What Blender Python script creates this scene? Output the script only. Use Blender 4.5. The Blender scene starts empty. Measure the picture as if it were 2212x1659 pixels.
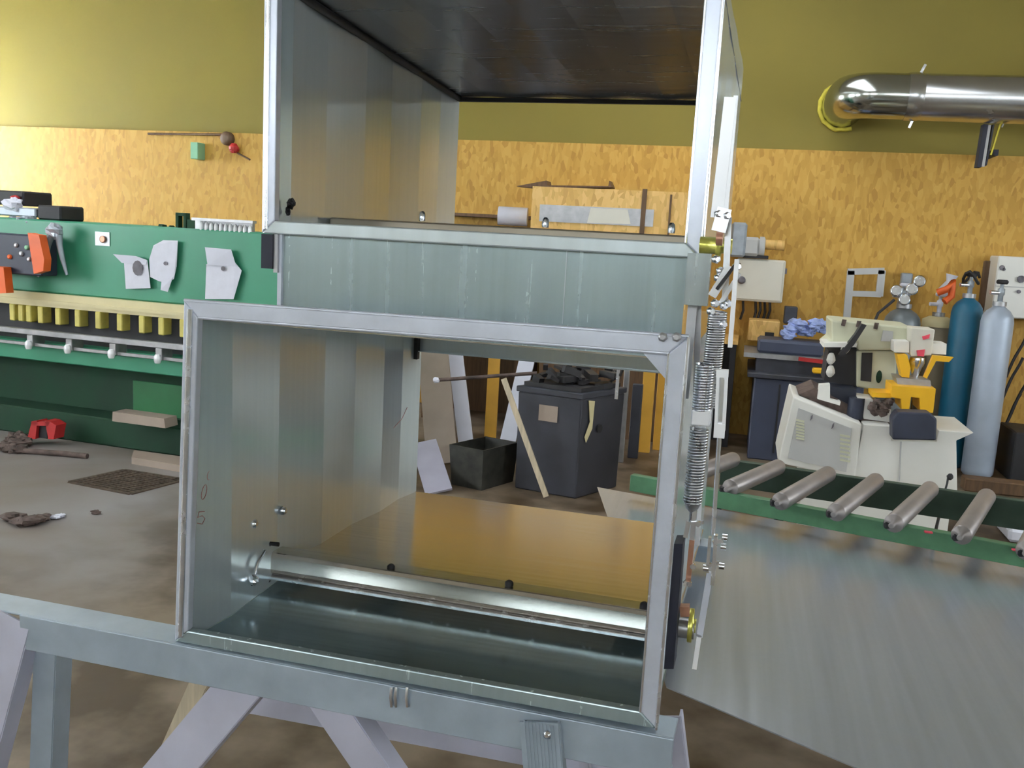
import bpy, math, random
import numpy as np
from mathutils import Vector, Matrix
random.seed(7)
sc = bpy.context.scene

# ------------------------------------------------------------------ camera
F, YAW, PIT, ROLL, EYE = 2017., .2377, -.1577, .0539, 1.75
_cy, _sy, _cp, _sp = math.cos(YAW), math.sin(YAW), math.cos(PIT), math.sin(PIT)
FW = Vector((-_sy*_cp, _cy*_cp, _sp)); RT = Vector((_cy, _sy, 0)); UP = RT.cross(FW)
_c, _s = math.cos(ROLL), math.sin(ROLL)
R2 = _c*RT + _s*UP; U2 = -_s*RT + _c*UP
EYEP = Vector((0, 0, EYE))
cam_d = bpy.data.cameras.new('camera'); cam = bpy.data.objects.new('camera', cam_d)
sc.collection.objects.link(cam); sc.camera = cam
cam_d.sensor_fit = 'HORIZONTAL'; cam_d.sensor_width = 36; cam_d.lens = 36*F/2212
cam_d.clip_start = .02; cam_d.clip_end = 100
m = Matrix((R2, U2, -FW)).transposed().to_4x4(); m.translation = EYEP; cam.matrix_world = m

# ------------------------------------------------------------------ view, world, daylight
sc.view_settings.view_transform = 'Standard'; sc.view_settings.look = 'None'
sc.view_settings.exposure = 0.0; sc.view_settings.gamma = 1; sc.view_settings.use_curve_mapping = False
w = bpy.data.worlds.new('world'); sc.world = w; w.use_nodes = True
w.node_tree.nodes['Background'].inputs[0].default_value = (.80, .90, 1, 1)
w.node_tree.nodes['Background'].inputs[1].default_value = 1.0

def area(name, loc, target, sx, sy, power, col=(.93, .97, 1)):
    l = bpy.data.lights.new(name, 'AREA'); l.shape = 'RECTANGLE'; l.size = sx; l.size_y = sy
    l.energy = power; l.color = col
    o = bpy.data.objects.new(name, l); sc.collection.objects.link(o); o.location = loc
    o.rotation_euler = (Vector(target)-Vector(loc)).to_track_quat('-Z', 'Y').to_euler()
    return o
# daylight lamps in unseen openings; right and roof ones added for brightness
RX0, RX1, RY0, RY1, RZ = -9.6, 6.0, -7.0, 9.0, 4.4
WIN_L = [(7.2, 8.9, 1.35, 3.3), (0.5, 3.5, 1.5, 3.4), (-4.5, -1.5, 1.5, 3.4)]       # y0,y1,z0,z1 on the left wall
WIN_R_FILL = [(-3.5, -0.5, 1.6, 3.3), (2.6, 6.6, 1.4, 3.5)]  # unseen windows added to brighten the duct's inner sheets
WIN_B = [(-7.6, -4.6, 2.7, 4.0), (-3.2, -0.2, 2.7, 4.0), (1.2, 4.2, 2.7, 4.0)]     # x0,x1,z0,z1 on the back wall
SKYL_FILL = [(-6.5, -4.9, 0.5, 7.5), (-1.2, 0.4, 3.2, 8.2)]                           # unseen roof lights added as fill over the background: x0,x1,y0,y1
for i, (a, b, z0, z1) in enumerate(WIN_L):
    area('daylight_left', (RX0-.12, (a+b)/2, (z0+z1)/2), (0, (a+b)/2, (z0+z1)/2), b-a, z1-z0, (3700, 360, 210)[i])
for (a, b, z0, z1) in WIN_R_FILL:
    area('daylight_right', (RX1+.12, (a+b)/2, (z0+z1)/2), (0, (a+b)/2, (z0+z1)/2), b-a, z1-z0, 120 if a < 0 else 190)
for (a, b, z0, z1) in WIN_B:
    area('daylight_rear', ((a+b)/2, RY0-.12, (z0+z1)/2), ((a+b)/2, 0, (z0+z1)/2), b-a, z1-z0, 125)
for (a, b, c, d) in SKYL_FILL:
    area('daylight_roof', ((a+b)/2, (c+d)/2, RZ+.12), ((a+b)/2, (c+d)/2, 0), b-a, d-c, 75)

# ------------------------------------------------------------------ pixel rays onto real planes
def ray(x, y): return FW + (x-1106)/F*R2 + (829.5-y)/F*U2
def AZ(x, y, z): d = ray(x, y); return EYEP + d*((z-EYE)/d.z)
def AY(x, y, Y): d = ray(x, y); return EYEP + d*(Y/d.y)
# duct frame: u across, v into the duct, w up; origin = lower front left corner
DA = -.0282
EX = Vector((math.cos(DA), math.sin(DA), 0)); EYV = Vector((-math.sin(DA), math.cos(DA), 0)); EZ = Vector((0, 0, 1))
DO = Vector((-1.1653, 1.772, .8))
def D(u, v, w): return DO + u*EX + v*EYV + w*EZ
def PV(x, y, v): d = ray(x, y); return EYEP + d*(((D(0, v, 0)-EYEP).dot(EYV))/d.dot(EYV))
def PU(x, y, u): d = ray(x, y); return EYEP + d*(((D(u, 0, 0)-EYEP).dot(EX))/d.dot(EX))

# ------------------------------------------------------------------ mesh builder
class MB:
    def __init__(s): s.v = []; s.f = []; s.sm = []
    def add(s, vs, fs, smooth=False):
        n = len(s.v); s.v += [tuple(v) for v in vs]; s.f += [tuple(i+n for i in f) for f in fs]; s.sm += [smooth]*len(fs); return s
    def hexa(s, p):   # p: 8 points, bottom 4 ccw then top 4
        return s.add(p, [(3, 2, 1, 0), (4, 5, 6, 7), (0, 1, 5, 4), (1, 2, 6, 5), (2, 3, 7, 6), (3, 0, 4, 7)])
    def box(s, x0, x1, y0, y1, z0, z1, b=0):
        if b > 0:
            b = min(b, .45*abs(x1-x0), .45*abs(y1-y0), .45*abs(z1-z0))
            # chamfered box: convex hull of inset rings
            vs = []
            for z, i in ((z0, b), (z0+b, 0), (z1-b, 0), (z1, b)):
                vs += [(x0+b, y0+i, z), (x1-b, y0+i, z), (x1-i, y0+b, z), (x1-i, y1-b, z), (x1-b, y1-i, z), (x0+b, y1-i, z), (x0+i, y1-b, z), (x0+i, y0+b, z)]
            fs = [tuple(range(7, -1, -1)), tuple(range(24, 32))]
            for r in range(3):
                for k in range(8): fs.append((r*8+k, r*8+(k+1) % 8, (r+1)*8+(k+1) % 8, (r+1)*8+k))
            return s.add(vs, fs)
        return s.hexa([(x0, y0, z0), (x1, y0, z0), (x1, y1, z0), (x0, y1, z0), (x0, y0, z1), (x1, y0, z1), (x1, y1, z1), (x0, y1, z1)])
    def dbox(s, u0, u1, v0, v1, w0, w1):
        return s.hexa([D(*q) for q in ((u0, v0, w0), (u1, v0, w0), (u1, v1, w0), (u0, v1, w0), (u0, v0, w1), (u1, v0, w1), (u1, v1, w1), (u0, v1, w1))])
    def prism(s, pts, ext):          # pts: 3D polygon, ext: vector
        n = len(pts); e = Vector(ext); P = [Vector(p) for p in pts]
        nn = Vector((0, 0, 0))
        for i in range(n): nn += (P[i]-P[0]).cross(P[(i+1) % n]-P[0])
        if nn.dot(e) > 0: P = P[::-1]
        Q = [p+e for p in P]
        fs = [tuple(range(n)), tuple(range(2*n-1, n-1, -1))] + [(i, i+n, (i+1) % n+n, (i+1) % n) for i in range(n)]
        return s.add(P+Q, fs)
    def tube(s, pts, r, n=10, caps=True, rs=None, smooth=True):
        P = [Vector(p) for p in pts]; vs = []; fs = []
        T = []
        for i in range(len(P)):
            a = P[max(i-1, 0)]; b = P[min(i+1, len(P)-1)]; T.append((b-a).normalized())
        ref = Vector((0, 0, 1)) if abs(T[0].z) < .9 else Vector((1, 0, 0))
        nrm = T[0].cross(ref).normalized()
        for i, p in enumerate(P):
            nrm = (nrm - T[i]*nrm.dot(T[i])).normalized(); bi = T[i].cross(nrm)
            rr = rs[i] if rs else r
            for k in range(n):
                t = 2*math.pi*k/n; vs.append(p + rr*(math.cos(t)*nrm + math.sin(t)*bi))
        for i in range(len(P)-1):
            for k in range(n): fs.append((i*n+k, i*n+(k+1) % n, (i+1)*n+(k+1) % n, (i+1)*n+k))
        m0 = len(s.f); s.add(vs, fs, smooth)
        if caps:
            s.add(vs[:n], [tuple(range(n-1, -1, -1))]); s.add(vs[-n:], [tuple(range(n))])
        return s
    def bar(s, a, b, wd, th, side=None):      # rectangular bar from a to b; side: width direction
        a = Vector(a); b = Vector(b); t = (b-a).normalized()
        sd = Vector(side) if side is not None else (t.cross(Vector((0, 0, 1))) if abs(t.z) < .95 else Vector((1, 0, 0)))
        sd = (sd - t*sd.dot(t)).normalized(); q = t.cross(sd).normalized()
        o = []
        for p in (a, b):
            o += [p - sd*wd/2 - q*th/2, p + sd*wd/2 - q*th/2, p + sd*wd/2 + q*th/2, p - sd*wd/2 + q*th/2]
        return s.hexa(o)
    def lathe(s, c, prof, n=20, axis=None):   # prof: (r,h) list
        c = Vector(c); ax = Vector(axis).normalized() if axis else Vector((0, 0, 1))
        r1 = ax.orthogonal().normalized(); r2 = ax.cross(r1); vs = []; fs = []
        for r, h in prof:
            for k in range(n):
                t = 2*math.pi*k/n; vs.append(c + ax*h + max(r, 1e-4)*(math.cos(t)*r1 + math.sin(t)*r2))
        for i in range(len(prof)-1):
            for k in range(n): fs.append((i*n+k, i*n+(k+1) % n, (i+1)*n+(k+1) % n, (i+1)*n+k))
        s.add(vs, fs, True)
        s.add(vs[:n], [tuple(range(n-1, -1, -1))]); s.add(vs[-n:], [tuple(range(n))]); return s
    def helix(s, a, b, R, r, turns, seg=12, n=6):
        a = Vector(a); b = Vector(b); t = (b-a).normalized(); o1 = t.orthogonal().normalized(); o2 = t.cross(o1)
        N = int(turns*seg); pts = [a + (b-a)*i/N + R*(math.cos(2*math.pi*i/seg)*o1 + math.sin(2*math.pi*i/seg)*o2) for i in range(N+1)]
        return s.tube(pts, r, n)
    def blob(s, c, rx, ry, rz, seed=0, amp=.25, n=10, m=7):
        rnd = random.Random(seed); vs = []; fs = []
        for i in range(m+1):
            ph = math.pi*i/m
            for k in range(n):
                th = 2*math.pi*k/n; q = 1 + amp*(rnd.random()-.5)*2*(1 if 0 < i < m else 0)
                vs.append((c[0]+rx*q*math.sin(ph)*math.cos(th), c[1]+ry*q*math.sin(ph)*math.sin(th), c[2]+rz*q*math.cos(ph)))
        for i in range(m):
            for k in range(n): fs.append((i*n+k, (i+1)*n+k, (i+1)*n+(k+1) % n, i*n+(k+1) % n))
        return s.add(vs, fs)
    def pbox(s, x0, y0, x1, y1, Y, dep, b=0):  # box whose front (at depth Y) covers the pixel rectangle
        xm, ym = (x0+x1)/2, (y0+y1)/2
        X0, X1 = AY(x0, ym, Y).x, AY(x1, ym, Y).x; Z1, Z0 = AY(xm, y0, Y).z, AY(xm, y1, Y).z
        return s.box(X0, X1, Y, Y+dep, Z0, Z1, b)
    def ppoly(s, pts, Y, dep): return s.prism([AY(x, y, Y) for x, y in pts], (0, dep, 0))

def W(o):                       # world position through translated parents
    p = Vector(o.location)
    while o.parent: o = o.parent; p += Vector(o.location)
    return p
def obj(name, mb, mat, parent=None, label=None, kind=None, bevel=0):
    me = bpy.data.meshes.new(name)
    V = np.array([tuple(v) for v in mb.v], float)
    if parent is not None: off = W(parent)
    else:
        lo, hi = V.min(0), V.max(0); off = Vector(((lo[0]+hi[0])/2, (lo[1]+hi[1])/2, lo[2]))
    me.from_pydata([tuple(v) for v in (V - np.array(off))], [], mb.f)
    me.polygons.foreach_set('use_smooth', mb.sm); me.materials.append(mat); me.update()
    o = bpy.data.objects.new(name, me); sc.collection.objects.link(o)
    if parent is not None: o.parent = parent
    else: o.location = off
    if label: o['label'] = label
    if kind: o['kind'] = kind
    if bevel:
        b = o.modifiers.new('bevel', 'BEVEL'); b.width = bevel; b.segments = 2; b.limit_method = 'ANGLE'
    return o
def thing(name, label, cat, loc, group=None):
    o = bpy.data.objects.new(name, None); sc.collection.objects.link(o); o.location = loc; o.empty_display_size = .1
    o['label'] = label; o['category'] = cat
    if group: o['group'] = group
    return o
def tag(o, label, cat, group=None):
    o['label'] = label; o['category'] = cat
    if group: o['group'] = group
    return o
def struct(name, mb, mat, parent=None):
    o = obj(name, mb, mat, parent)
    if parent is None: o['kind'] = 'structure'
    return o

# ------------------------------------------------------------------ materials
def mat(name, col, rough=.6, metal=0., var=.12, scale=6., bump=.0, stretch=(1, 1, 1), col2=None, rvar=.1, spec=.5, bscale=None, distort=.0):
    m = bpy.data.materials.new(name); m.use_nodes = True; nt = m.node_tree; N = nt.nodes; L = nt.links
    b = N['Principled BSDF']
    tc = N.new('ShaderNodeTexCoord'); mp = N.new('ShaderNodeMapping'); mp.inputs['Scale'].default_value = stretch
    L.new(tc.outputs['Object'], mp.inputs[0])
    nz = N.new('ShaderNodeTexNoise'); nz.inputs['Scale'].default_value = scale; nz.inputs['Detail'].default_value = 6; nz.inputs['Distortion'].default_value = distort
    L.new(mp.outputs[0], nz.inputs['Vector'])
    rp = N.new('ShaderNodeValToRGB'); rp.color_ramp.elements[0].position = .3; rp.color_ramp.elements[1].position = .7
    c1 = [max(0, c*(1-var)) for c in col]; c2 = [min(1, c*(1+var)) for c in (col2 or col)]
    rp.color_ramp.elements[0].color = (*c1, 1); rp.color_ramp.elements[1].color = (*c2, 1)
    L.new(nz.outputs[0], rp.inputs[0]); L.new(rp.outputs[0], b.inputs['Base Color'])
    mr = N.new('ShaderNodeMapRange'); mr.inputs[3].default_value = max(.02, rough-rvar); mr.inputs[4].default_value = min(1, rough+rvar)
    L.new(nz.outputs[0], mr.inputs[0]); L.new(mr.outputs[0], b.inputs['Roughness'])
    b.inputs['Metallic'].default_value = metal; b.inputs['Specular IOR Level'].default_value = spec
    if bump:
        n2 = N.new('ShaderNodeTexNoise'); n2.inputs['Scale'].default_value = bscale or scale*4; n2.inputs['Detail'].default_value = 4
        L.new(mp.outputs[0], n2.inputs['Vector'])
        bp = N.new('ShaderNodeBump'); bp.inputs['Strength'].default_value = bump; bp.inputs['Distance'].default_value = .01
        L.new(n2.outputs[0], bp.inputs['Height']); L.new(bp.outputs[0], b.inputs['Normal'])
    return m
def osb(name, base=(.56, .32, .055)):
    m = bpy.data.materials.new(name); m.use_nodes = True; nt = m.node_tree; N = nt.nodes; L = nt.links; b = N['Principled BSDF']
    tc = N.new('ShaderNodeTexCoord'); mp = N.new('ShaderNodeMapping'); mp.inputs['Scale'].default_value = (1.0, 1.0, .42); mp.inputs['Rotation'].default_value = (0, .45, 0)
    L.new(tc.outputs['Object'], mp.inputs[0])
    nz = N.new('ShaderNodeTexNoise'); nz.inputs['Scale'].default_value = 3; L.new(mp.outputs[0], nz.inputs['Vector'])
    mx = N.new('ShaderNodeMix'); mx.data_type = 'RGBA'; mx.inputs[0].default_value = .12
    L.new(mp.outputs[0], mx.inputs[6]); L.new(nz.outputs['Color'], mx.inputs[7])
    vo = N.new('ShaderNodeTexVoronoi'); vo.inputs['Scale'].default_value = 38; L.new(mx.outputs[2], vo.inputs['Vector'])
    sp = N.new('ShaderNodeSeparateColor'); L.new(vo.outputs['Color'], sp.inputs[0])
    rp = N.new('ShaderNodeValToRGB'); e = rp.color_ramp.elements
    e[0].position = 0; e[0].color = (base[0]*.78, base[1]*.72, base[2]*.65, 1); e[1].position = 1; e[1].color = (base[0]*1.1, base[1]*1.14, base[2]*1.35, 1)
    k = e.new(.18); k.color = (base[0]*.9, base[1]*.88, base[2]*.8, 1); k = e.new(.7); k.color = (base[0]*1.05, base[1]*1.05, base[2]*1.1, 1)
    L.new(sp.outputs[0], rp.inputs[0]); L.new(rp.outputs[0], b.inputs['Base Color']); b.inputs['Roughness'].default_value = .6
    bp = N.new('ShaderNodeBump'); bp.inputs['Strength'].default_value = .25; bp.inputs['Distance'].default_value = .004
    L.new(sp.outputs[0], bp.inputs['Height']); L.new(bp.outputs[0], b.inputs['Normal'])
    return m
def galv(name, col=(.60, .65, .67), rough=.22, streak=(30, 30, .8), bump=.02, spangle=.05, metal=.6, contrast=.08):
    m = bpy.data.materials.new(name); m.use_nodes = True; nt = m.node_tree; N = nt.nodes; L = nt.links; b = N['Principled BSDF']
    tc = N.new('ShaderNodeTexCoord'); mp = N.new('ShaderNodeMapping'); mp.inputs['Scale'].default_value = streak; L.new(tc.outputs['Object'], mp.inputs[0])
    n1 = N.new('ShaderNodeTexNoise'); n1.inputs['Scale'].default_value = 2.2; n1.inputs['Detail'].default_value = 5; L.new(mp.outputs[0], n1.inputs['Vector'])
    vo = N.new('ShaderNodeTexVoronoi'); vo.inputs['Scale'].default_value = 70; L.new(tc.outputs['Object'], vo.inputs['Vector'])
    sp = N.new('ShaderNodeSeparateColor'); L.new(vo.outputs['Color'], sp.inputs[0])
    ad = N.new('ShaderNodeMath'); ad.operation = 'MULTIPLY_ADD'; ad.inputs[1].default_value = spangle; L.new(sp.outputs[0], ad.inputs[0]); L.new(n1.outputs[0], ad.inputs[2])
    mr = N.new('ShaderNodeMapRange'); mr.inputs[1].default_value = .25; mr.inputs[2].default_value = .85; mr.inputs[3].default_value = max(.03, rough-.03); mr.inputs[4].default_value = rough+.06
    L.new(ad.outputs[0], mr.inputs[0]); L.new(mr.outputs[0], b.inputs['Roughness'])
    rp = N.new('ShaderNodeValToRGB'); rp.color_ramp.elements[0].position = .3; rp.color_ramp.elements[1].position = .8
    rp.color_ramp.elements[0].color = (*[c*(1-contrast) for c in col], 1); rp.color_ramp.elements[1].color = (*[min(1, c*(1+contrast)) for c in col], 1)
    L.new(ad.outputs[0], rp.inputs[0]); L.new(rp.outputs[0], b.inputs['Base Color']); b.inputs['Metallic'].default_value = metal
    bp = N.new('ShaderNodeBump'); bp.inputs['Strength'].default_value = bump; bp.inputs['Distance'].default_value = .002
    L.new(n1.outputs[0], bp.inputs['Height']); L.new(bp.outputs[0], b.inputs['Normal'])
    return m
M = {}
M['osb'] = osb('osb'); M['osb_light'] = osb('osb_light', (.72, .45, .14))
M['olive'] = mat('olive_plaster', (.235, .185, .034), .8, var=.06, scale=1.2, bump=.05)
M['ceil'] = mat('ceiling_board', (.42, .38, .30), .8, var=.05)
M['plaster'] = mat('plaster_wall', (.52, .50, .40), .8, var=.06)
M['floor'] = mat('concrete_floor', (.17, .125, .085), .5, var=.12, scale=.9, bump=.05, rvar=.12, bscale=18, distort=.6, col2=(.25, .235, .235))
def floor_wear(m):
    nt = m.node_tree; N = nt.nodes; L = nt.links; b = N['Principled BSDF']; src = b.inputs['Base Color'].links[0].from_socket
    tc = N.new('ShaderNodeTexCoord'); sx = N.new('ShaderNodeSeparateXYZ'); L.new(tc.outputs['Object'], sx.inputs[0])
    nz = N.new('ShaderNodeTexNoise'); nz.inputs['Scale'].default_value = 1.3; nz.inputs['Detail'].default_value = 5; L.new(tc.outputs['Object'], nz.inputs['Vector'])
    m1 = N.new('ShaderNodeMath'); m1.operation = 'MULTIPLY_ADD'; m1.inputs[1].default_value = 2.2; L.new(nz.outputs[0], m1.inputs[0])
    ng = N.new('ShaderNodeMath'); ng.operation = 'MULTIPLY_ADD'; ng.inputs[1].default_value = -1; ng.inputs[2].default_value = 1.2; L.new(sx.outputs[0], ng.inputs[0])
    mn = N.new('ShaderNodeMath'); mn.operation = 'MINIMUM'; L.new(sx.outputs[1], mn.inputs[0]); L.new(ng.outputs[0], mn.inputs[1]); L.new(mn.outputs[0], m1.inputs[2])
    mr = N.new('ShaderNodeMapRange'); mr.inputs[1].default_value = 3.0; mr.inputs[2].default_value = 4.0; L.new(m1.outputs[0], mr.inputs[0])
    n3 = N.new('ShaderNodeTexNoise'); n3.inputs['Scale'].default_value = 2.6; n3.inputs['Detail'].default_value = 5; L.new(tc.outputs['Object'], n3.inputs['Vector'])
    rp = N.new('ShaderNodeValToRGB'); rp.color_ramp.elements[0].position = .40; rp.color_ramp.elements[0].color = (.065, .04, .018, 1)
    rp.color_ramp.elements[1].position = .62; rp.color_ramp.elements[1].color = (.21, .16, .11, 1); L.new(n3.outputs[0], rp.inputs[0])
    mx = N.new('ShaderNodeMix'); mx.data_type = 'RGBA'; L.new(mr.outputs[0], mx.inputs[0]); L.new(rp.outputs[0], mx.inputs[6]); L.new(src, mx.inputs[7]); L.new(mx.outputs[2], b.inputs['Base Color'])
floor_wear(M['floor'])
M['galv'] = galv('galvanised_steel', (.70, .78, .82), .19, bump=.004, contrast=.03, metal=.6)
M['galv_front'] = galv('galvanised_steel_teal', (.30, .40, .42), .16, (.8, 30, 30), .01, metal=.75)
M['blade_brown'] = galv('damper_bar_steel', (.30, .26, .20), .3, (.8, 30, 30), .01, metal=.6)
M['galv_mid'] = galv('galvanised_steel_front', (.36, .44, .45), .24, bump=.006, contrast=.06, metal=.5)
M['galv_dark'] = galv('galvanised_steel_blade', (.36, .40, .40), .25)
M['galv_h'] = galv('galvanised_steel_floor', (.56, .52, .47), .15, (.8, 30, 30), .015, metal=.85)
M['galv_c'] = galv('galvanised_steel_ceiling', (.11, .13, .15), .24, (.6, 22, 30), .01, metal=.35)  # darker base carries the shade of a sheet lit only from below
M['sheet'] = galv('galvanised_sheet', (.43, .46, .51), .20, (14, .5, 14), .004, metal=.45, contrast=.07)
M['flange'] = galv('flange_steel', (.66, .70, .80), .30, (8, 8, 8), .008, .06, metal=.4)
M['frame'] = mat('table_frame_paint', (.40, .47, .54), .42, .35, var=.12, scale=9, bump=.05, stretch=(1, 1, 1))
M['frame2'] = mat('table_leg_paint', (.55, .55, .66), .45, .25, var=.1, scale=6)
M['zinc'] = mat('zinc_plated', (.80, .82, .86), .25, 1., var=.08, scale=30)
M['white_strut'] = mat('bright_aluminium', (.92, .93, .95), .35, .25, var=.04)
M['spring'] = mat('spring_steel', (.55, .56, .58), .28, 1., var=.15, scale=40)
M['brass'] = mat('yellow_zinc', (.62, .60, .14), .3, .8, var=.2, scale=30)
M['copper'] = mat('copper_coloured', (.50, .26, .17), .4, .6, var=.2, scale=30)
M['black'] = mat('black_rubber', (.018, .02, .035), .6, var=.2)
M['void'] = mat('black_steel', (.02, .019, .022), .6, var=.3)
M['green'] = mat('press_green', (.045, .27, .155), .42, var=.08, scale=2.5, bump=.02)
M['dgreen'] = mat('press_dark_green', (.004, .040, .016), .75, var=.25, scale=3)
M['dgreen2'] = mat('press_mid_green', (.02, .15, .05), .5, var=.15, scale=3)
M['cgreen'] = mat('conveyor_green', (.085, .22, .11), .5, var=.2, scale=14, bump=.05)
M['dcgreen'] = mat('conveyor_dark_green', (.03, .06, .04), .55, var=.2, scale=14)
M['cream'] = mat('press_cream', (.66, .58, .33), .5, var=.08, scale=5)
M['yclamp'] = mat('clamp_yellow', (.60, .52, .13), .5, var=.15, scale=12)
M['steel'] = mat('grey_steel', (.42, .42, .43), .38, .7, var=.15, scale=15)
M['roller'] = mat('roller_steel', (.34, .31, .30), .42, .55, var=.15, scale=9, stretch=(1, 1, 1))
M['machine'] = mat('machine_white', (.80, .79, .74), .5, var=.04, scale=4)
M['mcream'] = mat('machine_cream', (.60, .60, .44), .5, var=.07, scale=6)
M['yellow'] = mat('guard_yellow', (.85, .46, .01), .45, var=.06, scale=8)
M['dkblue'] = mat('dark_blue_grey', (.028, .034, .058), .5, var=.2, scale=5)
M['bench'] = mat('bench_blue_grey', (.05, .06, .10), .5, var=.15, scale=4)
M['contgrey'] = mat('container_grey', (.040, .042, .055), .5, var=.28, scale=4, bump=.03)
M['bin'] = mat('bin_grey', (.028, .028, .022), .55, var=.5, scale=14, bump=.05)
M['paper'] = mat('paper', (.74, .75, .84), .8, var=.04, scale=15, bump=.05)
M['white'] = mat('white_board', (.66, .67, .76), .6, var=.06, scale=5)
M['panelgrey'] = mat('panel_grey', (.34, .33, .40), .6, var=.08, scale=5)
M['panelbrown'] = mat('panel_brown', (.34, .27, .22), .5, var=.12, scale=4)
M['wood'] = mat('pale_wood', (.56, .47, .33), .6, var=.2, scale=8, stretch=(6, 6, .6))
M['dwood'] = mat('dark_wood', (.12, .065, .03), .6, var=.3, scale=8, stretch=(6, 6, .6))
M['amber'] = mat('amber_board', (.70, .38, .05), .5, var=.12, scale=4)
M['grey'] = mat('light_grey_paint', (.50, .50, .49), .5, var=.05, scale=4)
M['box'] = mat('enclosure_cream', (.66, .63, .54), .5, var=.04, scale=4)
M['dev'] = mat('device_blue_grey', (.33, .37, .41), .4, .3, var=.15, scale=12)
M['blue'] = mat('cylinder_blue', (.012, .12, .21), .4, var=.12, scale=4, bump=.02)
M['lgrey'] = mat('cylinder_grey', (.40, .46, .55), .4, .2, var=.1, scale=5, bump=.02)
M['beige'] = mat('cylinder_beige', (.30, .25, .17), .45, var=.15, scale=5)
M['cdark'] = mat('cylinder_dark', (.16, .18, .19), .4, .2, var=.2, scale=6)
M['rag'] = mat('blue_rag', (.34, .42, .72), .9, var=.25, scale=18, bump=.3)
M['orange'] = mat('orange_plastic', (.75, .12, .015), .5, var=.1)
M['red'] = mat('red_paint', (.42, .02, .02), .5, var=.15)
M['mint'] = mat('mint_plastic', (.25, .52, .33), .5, var=.08)
M['pipe'] = mat('pipe_aluminium', (.60, .61, .62), .23, 1., var=.05, scale=3, stretch=(1, 1, 1))
M['pipecap'] = mat('pipe_elbow_aluminium', (.50, .53, .50), .16, 1., var=.05, scale=3)
M['foam'] = mat('yellow_foam', (.62, .52, .06), .8, var=.2, scale=20, bump=.4)
M['ink'] = mat('red_ink', (.35, .12, .12), .8)
M['print'] = mat('grey_print', (.16, .15, .17), .8, var=.3, scale=20)
M['redprint'] = mat('red_print', (.75, .08, .12), .8)
M['grate'] = mat('rusty_iron', (.10, .07, .05), .6, .4, var=.4, scale=20)
M['dirt'] = mat('dark_debris', (.10, .07, .06), .8, var=.5, scale=20)
M['winframe'] = mat('window_frame_grey', (.5, .5, .5), .5)
g = bpy.data.materials.new('window_glass'); g.use_nodes = True
gb = g.node_tree.nodes['Principled BSDF']; gb.inputs['Base Color'].default_value = (.95, .98, 1, 1); gb.inputs['Transmission Weight'].default_value = 1
gb.inputs['Roughness'].default_value = .0; gb.inputs['IOR'].default_value = 1.02
M['glass'] = g

# ================================================================== the hall
struct('floor', MB().box(RX0-.2, RX1+.2, RY0-.2, RY1+.2, -.15, 0), M['floor'])
def wall_with_holes(name, a0, a1, z0, z1, holes, place, matn):
    mb = MB(); hs = sorted(holes); cur = a0
    for (h0, h1, hz0, hz1) in hs:
        place(mb, cur, h0, z0, z1); place(mb, h0, h1, z0, hz0); place(mb, h0, h1, hz1, z1); cur = h1
    place(mb, cur, a1, z0, z1)
    return struct(name, mb, matn)
# back wall: OSB cladding below, olive plaster above
OSB_TOP = 2.645
struct('wall_back', MB().box(RX0-.2, RX1+.2, RY1, RY1+.2, 0, RZ), M['olive'])
struct('wall_back_cladding', MB().box(RX0+.002, RX1-.002, RY1-.03, RY1, 0.002, OSB_TOP), M['osb'])
wall_with_holes('wall_left', RY0, RY1, 0, RZ, WIN_L, lambda mb, a, b, c, d: mb.box(RX0-.2, RX0, a, b, c, d), M['plaster'])
wall_with_holes('wall_right', RY0, RY1, 0, RZ, WIN_R_FILL, lambda mb, a, b, c, d: mb.box(RX1, RX1+.2, a, b, c, d), M['plaster'])
wall_with_holes('wall_rear', RX0, RX1, 0, RZ, WIN_B, lambda mb, a, b, c, d: mb.box(a, b, RY0-.2, RY0, c, d), M['plaster'])
cb = MB(); cur = RX0-.2
for (a, b, c, d) in SKYL_FILL:
    cb.box(cur, a, RY0-.2, RY1+.2, RZ, RZ+.1); cb.box(a, b, RY0-.2, c, RZ, RZ+.1); cb.box(a, b, d, RY1+.2, RZ, RZ+.1); cur = b
cb.box(cur, RX1+.2, RY0-.2, RY1+.2, RZ, RZ+.1)
struct('ceiling', cb, M['ceil'])
wn = 0
for axis, lst, X in (('x', WIN_L, RX0), ('x', WIN_R_FILL, RX1), ('y', WIN_B, RY0)):
    for (a, b, z0, z1) in lst:
        wn += 1; fr = MB(); q = -.05 if X < 0 else .05
        def bb(a_, b_, c_, d_, t=.04, mbx=None):
            x0, x1 = sorted((X+q-t/2, X+q+t/2))
            (mbx.box(x0, x1, a_, b_, c_, d_) if axis == 'x' else mbx.box(a_, b_, x0, x1, c_, d_))
        for (a_, b_, c_, d_) in ((a, b, z0, z0+.06), (a, b, z1-.06, z1), (a, a+.06, z0, z1), (b-.06, b, z0, z1), ((a+b)/2-.03, (a+b)/2+.03, z0, z1)):
            bb(a_, b_, c_, d_, .06, fr)
        root = struct('window_%d' % wn, fr, M['winframe'])
        g1 = MB(); bb(a+.06, b-.06, z0+.06, z1-.06, .004, g1); obj('pane', g1, M['glass'], root)

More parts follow.
